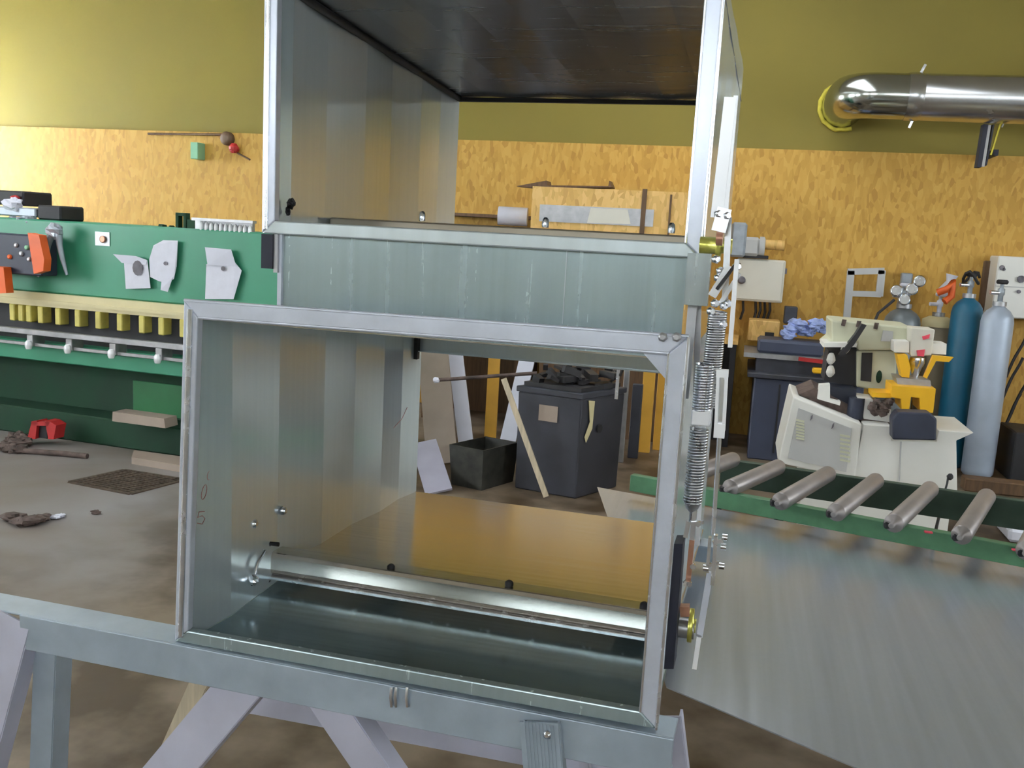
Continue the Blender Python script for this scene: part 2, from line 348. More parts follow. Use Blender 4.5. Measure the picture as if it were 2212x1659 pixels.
# ================================================================== the sheet-metal duct unit
LH, LW, LD = .775, 1.073, 1.38           # lower duct height, width, depth
UB, UH, UL, UR, UV0, UV1 = .93, 1.50, .112, 1.074, .13, 1.37   # upper duct, w bottom/top, u left/right, v front/back
duct = thing('duct_damper_unit', 'large unfinished galvanised duct unit with two stacked rectangular openings on the trestle table', 'duct', D(.53, .69, 0))
def creased(u, vs, w0, w1, amp, th, sgn):
    """side sheet with shallow vertical creases: facets alternate in angle"""
    mb = MB(); off = [u + (amp if i % 2 else 0)*sgn for i in range(len(vs))]
    vv = []; fs = []; n = len(vs)
    for t in (0, -sgn*th):
        for w_ in (w0, w1):
            for i in range(n): vv.append(D(off[i]+t, vs[i], w_))
    for i in range(n-1):
        fs += [(i, i+1, n+i+1, n+i), (2*n+i+1, 2*n+i, 3*n+i, 3*n+i+1), (i+1, i, 2*n+i, 2*n+i+1), (n+i, n+i+1, 3*n+i+1, 3*n+i)]
    fs += [(0, n, 3*n, 2*n), (n-1, 2*n+n-1, 3*n+n-1, 2*n-1)]
    if sgn < 0: fs = [f[::-1] for f in fs]
    return mb.add(vv, fs)
VS = [.02, .16, .40, .63, .86, 1.05, 1.24, LD]
obj('side_panel', creased(.010, VS, .004, LH-.040, .013, .0015, 1), M['galv'], duct, 'creased left side sheet of the lower duct')
obj('side_panel', creased(1.062, VS, .004, LH-.040, .003, .0015, -1), M['galv'], duct, 'creased right side sheet of the lower duct')
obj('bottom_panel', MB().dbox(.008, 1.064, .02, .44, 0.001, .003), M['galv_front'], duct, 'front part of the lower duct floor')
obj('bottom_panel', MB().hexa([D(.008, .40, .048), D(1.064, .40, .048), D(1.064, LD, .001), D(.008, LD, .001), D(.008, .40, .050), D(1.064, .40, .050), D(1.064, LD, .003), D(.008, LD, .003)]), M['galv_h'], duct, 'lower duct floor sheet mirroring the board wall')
obj('top_panel', MB().dbox(.008, 1.064, .02, LD, LH-.040, LH-.037), M['galv_h'], duct)
obj('back_strip', MB().dbox(.008, 1.064, LD-.03, LD-.028, .53, LH-.041).dbox(.008, 1.064, LD-.05, LD-.028, .527, .53), M['galv'], duct, 'cross strip hanging over the far end of the lower duct')
obj('corner_post', MB().dbox(.012, .030, LD-.06, LD-.035, .50, .74), M['void'], duct, 'short dark post at the far upper corner')  # black strip in place of the dark gap at the back corner

def frame(w0, w1, u0, u1, v, wd, th, corners=None):
    """front flange: four bars with a rounded bead; corners gives outer corners (u,w) BL BR TR TL"""
    c = corners or [(u0, w0), (u1, w0), (u1, w1), (u0, w1)]
    iu = [(c[0][0]+wd, c[0][1]+wd*.9), (c[1][0]-wd, c[1][1]+wd*.9), (c[2][0]-wd, c[2][1]-wd), (c[3][0]+wd, c[3][1]-wd)]
    mbs = []
    for k in range(4):
        mb = MB(); a, b = c[k], c[(k+1) % 4]; ia, ib = iu[k], iu[(k+1) % 4]
        mb.prism([D(a[0], v, a[1]), D(b[0], v, b[1]), D(ib[0], v, ib[1]), D(ia[0], v, ia[1])], EYV*th)
        mbs.append(mb)
    return mbs, c, iu
mbs, co, ci = frame(0, 0, 0, 0, 0, .034, .022, [(-.022, -.003), (1.074, .004), (1.073, .783), (.004, .775)])
for k, nm in enumerate(('bottom flange bar of the lower opening', 'right flange bar of the lower opening', 'scuffed top flange bar of the lower opening', 'left flange bar with a bright rounded fold')):
    obj('flange_bar', mbs[k], M['flange' if k != 0 else 'galv_mid'], duct, nm, bevel=.003)
def edge_roll(a, b, v, r, mb): return mb.tube([D(a[0], v, a[1]), D(b[0], v, b[1])], r, 10)
lerp = lambda a, b, t: (a[0]+(b[0]-a[0])*t, a[1]+(b[1]-a[1])*t)
rl = MB(); A = lerp(co[0], ci[0], .5); B = lerp(co[3], ci[3], .5); edge_roll(A, B, .0, .0075, rl); obj('rolled_fold', rl, M['zinc'], duct, 'bright rounded fold along the left flange')
rl = MB(); edge_roll(co[1], co[2], .0, .004, rl); edge_roll(ci[1], ci[2], .0, .003, rl); obj('rolled_fold', rl, M['zinc'], duct, 'bright folded edges of the right flange')
rl = MB(); edge_roll(ci[2], ci[3], .004, .004, rl); edge_roll(co[2], co[3], .004, .004, rl); obj('rolled_fold', rl, M['flange'], duct)
# corner angles with bolts
for k, (cu, cw) in enumerate(((1.04, .745),)):
    mb = MB(); su = 1 if cu < .5 else -1; sw = 1 if cw < .4 else -1
    mb.prism([D(cu, .012, cw), D(cu+su*.05, .012, cw), D(cu, .012, cw+sw*.05)], EYV*.008)
    o = obj('corner_plate', mb, M['flange'], duct)
    if k == 0:
        for (px, py) in ((1432, 728), (1462, 728)):
            P = PV(px, py, -.004); obj('bolt', MB().lathe(P, [(.009, 0), (.009, .006), (.005, .009)], 6, -EYV), M['steel'], o)
# lower damper axis bar across the opening
bar = MB(); prof = [(.372, .034), (.366, .040), (.364, .050), (.366, .084), (.372, .094), (.425, .094), (.432, .086), (.432, .034)]
bar.prism([D(.004, v, w_) for v, w_ in prof], EX*1.045)
db = obj('damper_blade', bar, M['galv_h'], duct, 'galvanised damper bar across the bottom of the lower opening', bevel=.002)
lip = MB().dbox(.006, 1.048, .350, .372, .028, .034); obj('blade_lip', lip, M['zinc'], db)
for (px, py, nm) in ((1100, 1257, 1), (1392, 1304, 1), (845, 1222, 0)):
    P = PV(px, py, .39); obj('knob', MB().lathe(P-EZ*.012, [(.009, 0), (.011, .004), (.010, .012), (.005, .016)], 10), M['void'], db, 'small dark screw head on the damper bar')
br = MB(); pts = [PV(px, py, .36) for px, py in ((602, 1176), (583, 1174), (572, 1190), (569, 1215), (572, 1248), (582, 1258))]
br.tube(pts, .006, 8); obj('end_bracket', br, M['void'], db, 'curved dark bracket at the left end of the bar')
cl = MB(); cl.blob(PU(548, 1252, .03), .012, .012, .014, 3, .2); cl.tube([PU(548, 1252, .03), PU(556, 1215, .03), PU(572, 1190, .03)], .005, 8)
obj('clip', cl, M['zinc'], duct, 'shiny clip beside the left end of the bar')
for (px, py) in ((610, 1103), (547, 1131)):
    obj('bolt', MB().lathe(PU(px, py, .0135), [(.012, 0), (.012, .006), (.006, .011)], 8, EX), M['zinc'], duct)
# red marker strokes on the left inner sheet: 8, 0, 5
U_ = .0150
def stroke(pts, closed=False):
    P = [PU(x, y, U_) for x, y in pts]
    if closed: P.append(P[0])
    return P
ink = MB()
def ell(cx, cy, rx, ry, sl, n=14): return [(cx+rx*math.cos(t)+sl*ry*math.sin(t), cy-ry*math.sin(t)) for t in [2*math.pi*i/n for i in range(n)]]
ink.tube(stroke(ell(459, 1003, 5, 12, .2), True), .0008, 4, False); ink.tube(stroke(ell(453, 1026, 5, 11, .2), True), .0008, 4, False)
ink.tube(stroke(ell(441, 1063, 5, 16, .2), True), .0008, 4, False)
ink.tube(stroke([(442, 1105), (430, 1106), (427, 1118), (437, 1114), (443, 1120), (437, 1132), (426, 1130)]), .0008, 4, False)
ink.tube(stroke([(524, 694), (517, 702), (511, 713)]), .0010, 4, False); ink.tube(stroke([(880, 880), (868, 905), (850, 925)]), .0010, 4, False)
obj('marker_writing', ink, M['ink'], duct, 'faint red hand-written figures 8 0 5')

# mid plate between the openings and its seals
obj('middle_panel', MB().dbox(.152, 1.046, .150, .153, LH-.036, .935), M['galv_mid'], duct, 'plain greenish sheet between the upper and lower openings')
mp_ = MB().dbox(.146, .156, .142, .160, LH-.036, .925); obj('panel_edge', mp_, M['flange'], duct)
obj('seam', MB().dbox(.801, .803, .1485, .150, LH, .925), M['galv'], duct)
obj('rubber_seal', MB().dbox(.112, .140, .13, .17, .848, .924), M['black'], duct, 'black rubber block under the upper left corner')
obj('seal_bracket', MB().dbox(.140, .150, .135, .155, .84, .925), M['steel'], duct)
obj('rubber_seal', MB().hexa([PV(x, y, v) for v, in ((.03,),) for x, y in ((1434, 1445), (1455, 1445))] + [PV(1455, 1445, .03)+EYV*.06, PV(1434, 1445, .03)+EYV*.06] + [PV(1456, 1175, .03), PV(1475, 1175, .03), PV(1475, 1175, .03)+EYV*.06, PV(1456, 1175, .03)+EYV*.06]), M['black'], duct, 'long black rubber strip on the lower right side')
obj('gusset_plate', MB().dbox(1.050, 1.095, .10, .13, .835, .935), M['galv_dark'], duct, 'dark green-grey plate under the upper right corner')

# upper duct
VU = [.15, .227, .42, .62, .82, 1.02, 1.22, UV1]
obj('side_panel', creased(UL+.006, VU, UB, UH, .012, .0015, 1), M['galv'], duct, 'creased left side sheet of the upper duct')
obj('side_panel', creased(UR-.012, VU, UB, UH, .002, .0015, -1), M['galv'], duct, 'creased right side sheet of the upper duct')
obj('bottom_panel', MB().dbox(UL+.004, UR-.010, .15, UV1, UB+.004, UB+.006), M['galv_h'], duct, 'upper duct floor sheet')
tp = MB()
cu = [UL+.004 + (UR-.014-UL)*i/8 for i in range(9)]
for i in range(8):
    za = 1.402 + (.004 if i % 2 else 0); zb = 1.402 + (0 if i % 2 else .004)
    tp.hexa([D(cu[i], .15, za+.066), D(cu[i+1], .15, zb+.066), D(cu[i+1], UV1, zb), D(cu[i], UV1, za), D(cu[i], .15, za+.068), D(cu[i+1], .15, zb+.068), D(cu[i+1], UV1, zb+.002), D(cu[i], UV1, za+.002)])
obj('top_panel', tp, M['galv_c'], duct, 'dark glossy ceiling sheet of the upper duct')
obj('end_bar', MB().dbox(UL+.010, UR-.016, UV1-.02, UV1, 1.388, 1.401), M['void'], duct, 'dark bar at the far edge of the upper ceiling')
obj('sealant_joint', MB().tube([D(UL+.020, .16, 1.461), D(UL+.020, UV1-.01, 1.397)], .010, 8), M['void'], duct, 'dark joint between the upper ceiling and the left side sheet')  # black tube added to draw the shadow line along the ceiling seam
mbs, co, ci = frame(0, 0, 0, 0, UV0, .032, .022, [(UL, .925), (UR, .925), (UR, 1.53), (UL, 1.53)])
for k, nm in enumerate(('bottom flange bar of the upper opening', 'right flange bar of the upper opening', 'top flange bar of the upper opening', 'left flange bar of the upper opening')):
    obj('flange_bar', mbs[k], M['flange'] if k else M['galv'], duct, nm, bevel=.003)
rl = MB(); edge_roll(lerp(co[0], ci[0], .35), lerp(co[3], ci[3], .35), UV0, .006, rl); obj('rolled_fold', rl, M['zinc'], duct)
rl = MB(); edge_roll(co[1], co[2], UV0, .004, rl); edge_roll(ci[1], ci[2], UV0, .003, rl); obj('rolled_fold', rl, M['zinc'], duct)
ub = obj('damper_blade', MB().dbox(UL+.02, UR-.02, .42, .56, UB+.010, UB+.040), M['blade_brown'], duct, 'thin brownish damper bar seen edge on in the upper opening', bevel=.004)
for (px, py) in ((660, 452), (912, 464), (1178, 478), (1450, 490)):
    obj('bolt', MB().lathe(PV(px, py+10, .44), [(.008, -.004), (.009, .004), (.007, .016), (.003, .020)], 8), M['zinc'], ub)
cp = MB().blob(PV(628, 440, .2), .010, .008, .012, 5, .3).blob(PV(622, 456, .2), .006, .006, .010, 6, .3)
obj('latch', cp, M['void'], duct, 'small black latch in the lower left corner of the upper opening')

# linkage on the right side of the unit
VH = .10
def P(px, py, v=VH): return PV(px, py, v)
hw = 1/1130.
obj('link_bar', MB().bar(P(1578, 210, .05), P(1548, 470, .05), .022, .006, EX).bar(P(1590, 208, .06), P(1567, 470, .06), .008, .018, EX), M['white_strut'], duct, 'long bright link bar beside the upper opening')
obj('link_bar', MB().bar(P(1592, 560, .02), P(1577, 750, .02), .008, .016, EX), M['white_strut'], duct, 'short bright link bar')
obj('link_bar', MB().bar(P(1574, 470, .08), P(1566, 650, .08), .012, .008, EX), M['zinc'], duct)
obj('side_rail', MB().bar(P(1498, 640, .14), P(1478, 860, .14), .018, .008, EX).bar(P(1509, 640, .16), P(1497, 1120, .16), .012, .008, EX), M['steel'], duct, 'grey upright rail behind the springs')
obj('guide_rail', MB().bar(P(1522, 880, .14), P(1506, 1178, .14), .009, .006, EX), M['white_strut'], duct)
hub = obj('shaft_hub', MB().lathe(P(1535, 530, .10)-EX*.02, [(.016, 0), (.016, .03), (.024, .031), (.024, .040), (.014, .041), (.014, .06)], 16, EX), M['brass'], duct, 'yellow-plated hub of the upper damper shaft')
obj('nut', MB().lathe(P(1552, 515, .06)-EX*.004, [(.014, 0), (.014, .012)], 6, EX), M['copper'], hub)
obj('lever', MB().bar(P(1538, 640, .03), P(1578, 575, .03), .016, .006, EX), M['zinc'], duct, 'shiny angled lever above the springs')
obj('lever', MB().bar(P(1556, 655, .05), P(1598, 590, .05), .008, .006, EX), M['zinc'], duct); obj('lever', MB().bar(P(1566, 450, .04), P(1552, 500, .04), .026, .008, EX), M['zinc'], duct)
obj('lever', MB().bar(P(1548, 625, .02), P(1590, 570, .02), .006, .004, EX), M['void'], duct, 'thin dark lever across the shiny ones')
for (px, py) in ((1545, 560), (1555, 585), (1543, 655), (1562, 660), (1550, 600), (1590, 575), (1570, 655), (1534, 672), (1550, 462), (1568, 466), (1560, 700)):
    obj('bolt', MB().lathe(P(px, py, .045), [(.008, 0), (.008, .008), (.005, .013)], 6, -EYV+EX*.5), M['zinc'], duct)
def spring(a, b, R, r, turns, mt, lab):
    o = obj('spring', MB().helix(a, b, R, r, turns), mt, duct, lab)
    return o
spring(P(1551, 672, .06), P(1538, 800, .06), .0165, .0022, 24, M['spring'], 'uppermost dull coil spring')
spring(P(1524, 785, .05), P(1515, 885, .05), .0165, .0024, 17, M['zinc'], 'middle bright coil spring')
spring(P(1546, 800, .07), P(1534, 880, .07), .010, .0020, 14, M['spring'], 'thin coil spring beside the middle one')
spring(P(1511, 925, .05), P(1496, 1085, .05), .0165, .0024, 26, M['spring'], 'lowest coil spring')
obj('spring_clamp', MB().bar(P(1516, 884, .05), P(1513, 918, .05), .036, .030, EX), M['white_strut'], duct, 'bright clamp block between two springs', bevel=.003)
obj('spring_end', MB().lathe(P(1496, 1083, .05), [(.018, 0), (.012, .014), (.004, .022), (.004, .045)], 12, P(1492, 1130, .05)-P(1496, 1083, .05)), M['spring'], duct)
hk = MB().bar(P(1488, 1125, .05), P(1481, 1160, .05), .009, .012, EX).bar(P(1502, 1095, .05), P(1495, 1165, .05), .009, .012, EX).bar(P(1490, 1130, .045), P(1520, 1128, .045), .006, .006)
for (px, py) in ((1497, 1222), (1482, 1258), (1489, 1260), (1508, 1130)): obj('bolt', MB().lathe(P(px, py, .04), [(.006, 0), (.006, .008)], 6, -EYV), M['zinc'], duct)
obj('spring_hook', hk, M['zinc'], duct, 'forked hook under the lowest spring')
obj('connecting_link', MB().bar(P(1495, 1165, .05), P(1486, 1262, .05), .010, .004, EX), M['copper'], duct, 'copper coloured link below the hook')
tb = MB()
tb.bar(P(1552, 800, .03), P(1546, 935, .03), .006, .012, EX).bar(P(1570, 800, .03), P(1563, 930, .03), .006, .012, EX).bar(P(1561, 798, .03), P(1560, 815, .03), .022, .014, EX).bar(P(1555, 915, .03), P(1553, 945, .03), .020, .014, EX)
tbo = obj('turnbuckle', tb, M['white_strut'], duct, 'white open-bodied turnbuckle right of the springs')
obj('turnbuckle_rod', MB().bar(P(1560, 812, .036), P(1556, 918, .036), .012, .004, EX), M['zinc'], tbo)
obj('rod', MB().tube([P(1554, 940, .03), P(1540, 1155, .03)], .0045, 10), M['zinc'], duct, 'slim threaded rod under the turnbuckle')
fk = MB().bar(P(1534, 1160, .03), P(1528, 1235, .03), .006, .014, EX).bar(P(1547, 1155, .03), P(1539, 1262, .03), .007, .014, EX).bar(P(1525, 1222, .028), P(1554, 1215, .028), .008, .006).bar(P(1540, 1172, .028), P(1562, 1168, .028), .008, .006)
for (px, py) in ((1560, 1160), (1557, 1180), (1553, 1222), (1519, 1226)): obj('bolt', MB().lathe(P(px, py, .025), [(.007, 0), (.007, .01)], 6, EX), M['zinc'], duct)
obj('fork_end', fk, M['zinc'], duct, 'bolted fork joint at the lower end of the rod')
obj('lever_arm', MB().bar(P(1534, 1235, .03), P(1511, 1375, .03), .012, .008, EX), M['flange'], duct, 'slanting arm from the fork down to the shaft')
obj('lever_arm', MB().bar(P(1511, 1370, .03), P(1500, 1444, .03), .009, .008, EX), M['white_strut'], duct, 'bright lower tip of the arm')
ls = obj('shaft_stub', MB().lathe(P(1452, 1352, .09), [(.020, 0), (.020, .045)], 16, EX), M['steel'], duct, 'steel stub of the lower damper shaft')
obj('washer', MB().lathe(P(1488, 1350, .09), [(.034, 0), (.034, .008), (.014, .009), (.014, .014)], 18, EX), M['brass'], ls, 'yellow plated washer')
obj('nut', MB().bar(P(1470, 1318, .08), P(1490, 1318, .08), .022, .02), M['copper'], ls)

# ================================================================== table frame under the duct
tab = thing('trestle_table', 'light blue-grey steel frame table on splayed legs under the duct', 'table', (-.7, 2.2, 0))
TF = -.012
def TP(px, py, v=TF): return PV(px, py, v)
TT = .797
bm_ = MB()
bm_.dbox(-.44, 1.11, TF, TF+.006, -.090, -.004); bm_.dbox(-.85, 1.11, TF+.006, TF+.09, -.010, -.004); bm_.dbox(-.85, 1.11, TF+.006, TF+.05, -.090, -.084)
obj('front_rail', bm_, M['frame'], tab, 'front steel channel rail', bevel=.002)
bm_ = MB(); bm_.dbox(-.42, 1.11, 1.30, 1.306, -.085, -.004); bm_.dbox(-.42, 1.11, 1.22, 1.30, -.010, -.004)
for u in (.2, .9): bm_.dbox(u, u+.08, TF+.09, 1.30, -.07, -.010)
obj('rear_rail', bm_, M['frame'], tab)
for px in (846, 856, 880): obj('clip', MB().tube([PV(px, 1484, -.016), PV(px-2, 1505, -.022), PV(px, 1526, -.016)], .004, 8), M['zinc'], tab)
def angle_leg(a, b, wd, side, fl=.05, mt='frame2', lab=None):
    mb = MB(); a = Vector(a); b = Vector(b); mb.bar(a, b, wd, .005, side)
    t = (b-a).normalized(); sd = Vector(side); sd = (sd-t*sd.dot(t)).normalized(); q = t.cross(sd).normalized()
    if q.y < 0: q = -q
    e = sd*(wd/2); mb.bar(a+e+q*fl/2, b+e+q*fl/2, fl, .005, q)
    return obj('leg', mb, M[mt], tab, lab)
def down(px0, py0, v0, px1, py1, v1):
    """leg from a pixel on plane v0 through a pixel on plane v1 and on to the floor"""
    a = PV(px0, py0, v0); b = PV(px1, py1, v1); t = (b-a); q_ = a + t*((.0015-a.z)/t.z)
    if a.z > .785: a = a + t*((.785-a.z)/t.z)
    return a, q_
a, b = down(98, 1385, .03, 88, 1659, .03); angle_leg(a, b, .062, EX, .055, 'frame', 'upright leg at the left end')
a, b = down(38, 1300, -.006, -50, 1640, -.03); angle_leg(a, b, .10, EX, .05, 'frame2', 'outward leaning leg at the far left')
a, b = down(540, 1455, .02, 375, 1650, .00); angle_leg(a, b, .10, EX, .04, 'frame2', 'leg leaning to the left below the duct')
a, b = down(445, 1440, .30, 392, 1560, .30); angle_leg(a, b, .05, EX, .03, 'wood')
a, b = down(675, 1475, .02, 800, 1659, .04); angle_leg(a, b, .085, EX, .05, 'frame2', 'leg leaning to the right below the duct')
a, b = down(1160, 1510, -.02, 1172, 1659, -.03); lg = angle_leg(a, b, .08, EX, .03, 'frame', 'ribbed upright leg near the right end')
for i in range(9):
    q = (i-4)*.0075
    obj('rib', MB().bar(a+EX*q-EYV*.004, b+EX*q-EYV*.004, .0022, .002, EX), M['frame'], lg)
obj('bolt', MB().lathe(PV(1183, 1585, -.028), [(.009, 0), (.009, .006), (.004, .010)], 8, -EYV), M['zinc'], lg)
a, b = down(1440, 1475, .10, 1462, 1659, .10); angle_leg(a, b, .04, EX, .03, 'frame2', 'slim pinkish leg at the right end')
a, b = down(1330, 1560, .05, 1340, 1659, .05); angle_leg(a, b, .10, EX, .03, 'frame2')
a, b = down(1245, 1560, .35, 1262, 1659, .35); angle_leg(a, b, .022, EX, .02, 'frame2')
st = MB().bar(PV(520, 1510, .45), PV(1400, 1672, .45), .06, .03, EZ); obj('stretcher', st, M['frame2'], tab, 'pale lower stretcher behind the legs')

# ================================================================== galvanised sheet beside the duct
SZ = .69
sh = [AZ(1290, 1052, SZ), AZ(2330, 1243, SZ), AZ(2420, 1900, SZ), AZ(1440, 1484, SZ)]
tag(obj('steel_sheet', MB().prism(sh, (0, 0, -.003)), M['sheet']), 'large flat galvanised steel sheet lying right of the duct, against the green roller conveyor', 'metal sheet')
tr = thing('sheet_trestle', 'low grey trestle hidden under the galvanised sheet right of the duct', 'trestle', (.87, 2.97, 0))
mb = MB().box(.5, 1.2, 2.93, 2.98, SZ-.055, SZ-.0035); obj('beam', mb, M['frame'], tr)
for x in (.62, 1.15):
    for y in (.0, .18): obj('leg', MB().bar((x, 2.955+y, 0.0015), (x, 2.955, SZ-.05), .04, .04), M['frame'], tr)

# ================================================================== roller conveyor
CZ = .80
conv = thing('roller_conveyor', 'green-framed roller conveyor with grey steel rollers behind the galvanised sheet', 'conveyor', (.8, 3.9, 0))
n0, n1 = AZ(1352, 1024, CZ), AZ(2212, 1184, CZ); dn = (n1-n0).normalized(); n1 = n1 + dn*.5; n0 = n0 + dn*.02
f0, f1 = AZ(1560, 990, CZ), AZ(2212, 1081, CZ); f1 = f1+(f1-f0).normalized()*.6
nq = Vector((-dn.y, dn.x, 0))
obj('side_rail', MB().bar(n0-EZ*.034+nq*.02, n1-EZ*.034+nq*.02, .068, .04, EZ), M['cgreen'], conv, 'near green rail', bevel=.003)
obj('side_rail', MB().bar(f0-EZ*.06, f1-EZ*.06, .12, .04, EZ), M['dcgreen'], conv, 'far dark green rail', bevel=.003)
RL = [((1568, 1058), (1682, 1008)), ((1678, 1088), (1790, 1023)), ((1800, 1112), (1893, 1038)), ((1925, 1136), (2010, 1056)), ((2073, 1162), (2132, 1072)), ((2215, 1196), (2262, 1095)), ((1478, 1032), (1585, 992))]
for (a, b) in RL:
    pa, pb = AZ(*a, CZ+.02), AZ(*b, CZ+.02); t = (pb-pa).normalized(); pa = pa + t*.035
    ro = obj('roller', MB().lathe(pa, [(.006, -.035), (.010, -.035), (.010, 0), (.032, .002), (.034, .008), (.034, (pb-pa).length-.01), (.031, (pb-pa).length)], 20, t), M['roller'], conv)
    c = AZ(*a, CZ+.006); obj('bearing', MB().box(c.x-.025, c.x+.02, c.y-.015, c.y+.02, CZ-.004, CZ+.020, .005), M['void'], ro)
for t_ in (.15, .85):
    for (p0, p1) in ((n0+nq*.28, n1+nq*.28), (f0, f1)):
        q = p0.lerp(p1, t_); obj('leg', MB().box(q.x-.02, q.x+.02, q.y-.02, q.y+.02, 0.0, CZ-.07), M['dcgreen'], conv)
for (px, py) in ((2005, 1158), (2195, 1197)):
    c = AZ(px, py, CZ-.01); obj('red_mark', MB().box(c.x-.014, c.x+.014, c.y-.004, c.y+.012, CZ-.0, CZ+.006, .002), M['redprint'], conv)

# ================================================================== press brake on the left
BY = 6.05
def bz(px, py, Y=BY): return AY(px, py, Y).z
bx0, bx1 = -8.2, AY(700, 600, BY).x
pb = thing('press_brake', 'large green hydraulic press brake with cream clamp beam along the left', 'press brake', ((bx0+bx1)/2, 6.7, 0))
zt = bz(300, 487); zc1 = bz(200, 641); zc0 = bz(200, 671); zk0 = bz(200, 708)
obj('upper_beam', MB().box(bx0, bx1, BY, BY+.5, zc1, zt, .01), M['green'], pb, 'green upper beam')
obj('clamp_beam', MB().box(bx0, bx1, BY-.03, BY+.35, zc0, zc1-.001).box(bx0, bx1, BY-.045, BY-.03, zc0+.025, zc0+.05), M['cream'], pb, 'cream coloured beam holding the clamps')
xs = [22, 42, 60, 87, 127, 172, 219, 268, 318, 362, 410, 460, 510]
for px in xs:
    x = AY(px, 690, BY).x; obj('clamp', MB().box(x-.025, x+.025, BY-.035, BY+.06, zk0, zc0-.001, .006), M['yclamp'], pb)
obj('dark_recess', MB().box(bx0, bx1, BY+.12, BY+.3, bz(200, 760), zc0-.001), M['void'], pb)
RY = BY-.10
def railz(py): return AY(200, py, RY).z
obj('tool_rail', MB().box(bx0, bx1, RY, RY+.05, railz(737), railz(725), .004), M['steel'], pb, 'upper grey tool rail')
obj('lower_rail', MB().box(bx0, bx1, RY+.01, RY+.03, railz(762), railz(755), .002), M['steel'], pb, 'thin lower rail')
for px, py in ((60, 735), (150, 748), (250, 757), (355, 770), (455, 785)):
    x = AY(px, py, RY).x; o = obj('rail_bracket', MB().box(x-.028, x+.028, RY-.01, RY+.115, railz(762), railz(737), .004), M['steel'], pb)
    obj('clamp_screw', MB().lathe((x, RY-.02, railz(762)), [(.02, -.02), (.026, 0), (.026, .03), (.015, .045)], 10), M['white_strut'], o)
gz1, gz0 = bz(200, 752), bz(200, 793)
obj('lower_beam', MB().box(bx0, bx1, BY, BY+.45, gz0, gz1, .008), M['green'], pb, 'bright green lower beam')
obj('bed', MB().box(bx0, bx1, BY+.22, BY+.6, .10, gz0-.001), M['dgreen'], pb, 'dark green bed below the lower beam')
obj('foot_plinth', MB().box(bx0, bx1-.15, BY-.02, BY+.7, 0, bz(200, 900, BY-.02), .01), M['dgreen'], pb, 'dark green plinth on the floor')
obj('access_panel', MB().box(AY(285, 850, BY+.2).x, AY(450, 850, BY+.2).x, BY+.205, BY+.219, AY(330, 895, BY+.2).z, AY(330, 825, BY+.2).z, .003), M['dgreen2'], pb, 'lighter green panel on the bed')
obj('end_frame', MB().box(bx1-.06, bx1+.0, BY-.02+.03, BY+.9, .0, zt), M['green'], pb)
# brackets on top of the beam
bk = MB(); Y = BY+.1
bk.pbox(386, 462, 392, 494, Y, .05).pbox(403, 462, 409, 494, Y, .05).pbox(386, 460, 409, 467, Y, .05)
obj('top_bracket', bk, M['dgreen'], pb, 'slotted green bracket on the beam top')
obj('top_bracket', MB().ppoly([(345, 494), (348, 484), (356, 486), (357, 495)], Y, .05).pbox(412, 475, 436, 497, Y, .1).ppoly([(368, 494), (372, 487), (378, 494)], Y, .05), M['dgreen'], pb, 'small dark lugs on the beam top')
rk = obj('tool_rack', MB().pbox(432, 477, 560, 510, BY+.04, .03).pbox(425, 474, 562, 480, BY-.01, .05), M['steel'], pb, 'grey rack with a row of bright oval rollers')
for i in range(11):
    px = 444+i*10.8; py = 491+i*.9; c = AY(px, py, BY+.0)
    obj('roller', MB().blob((c.x, BY+.02, c.z), .014, .018, .042, i, .04, 12, 8), M['white_strut'], rk)
obj('socket_plate', MB().pbox(206, 501, 239, 531, BY-.006, .006), M['steel'], pb, 'square grey socket plate')
c = AY(224, 517, BY-.012); obj('socket', MB().lathe(c, [(.026, 0), (.026, .006), (.02, .008)], 14, (0, -1, 0)), M['copper'], pb)
# crumpled papers stuck on the beam
def papersheet(label, polys, spots):
    r = None
    for i, (pp, dy) in enumerate(polys):
        mb = MB(); P3 = [AY(x, y, BY-dy-.006*(k % 2)) for k, (x, y) in enumerate(pp)]
        mb.prism(P3, (0, .0012, 0))
        if r is None: r = tag(obj('paper_note', mb, M['paper']), label, 'paper', 'paper notes on the green beam')
        else: obj('folded_flap', mb, M['white'], r)
    for (x, y, rx, ry) in spots:
        c = AY(x, y, BY-.045); obj('printed_spot', MB().prism([c+Vector((rx*math.cos(t), 0, ry*math.sin(t))) for t in [k*math.pi/6 for k in range(12)]], (0, .001, 0)), M['print'], r)
papersheet('leftmost white paper on the green beam, square with a dark printed patch', [([(272, 556), (326, 562), (333, 622), (277, 624)], .030), ([(248, 549), (300, 553), (326, 562), (322, 572), (268, 568)], .038)], [(304, 579, .045, .055)])
papersheet('curled white paper beside the square one on the green beam, right of it', [([(330, 560), (340, 530), (362, 519), (395, 520), (392, 575), (386, 602), (370, 612), (352, 607), (332, 598)], .028), ([(358, 606), (384, 598), (372, 630), (356, 626)], .034)], [(367, 569, .016, .014)])
papersheet('tall folded white paper on the green beam, nearest the duct', [([(459, 570), (522, 565), (538, 584), (520, 645), (456, 645)], .028), ([(456, 534), (515, 539), (526, 575), (462, 572)], .038)], [(497, 580, .018, .016)])
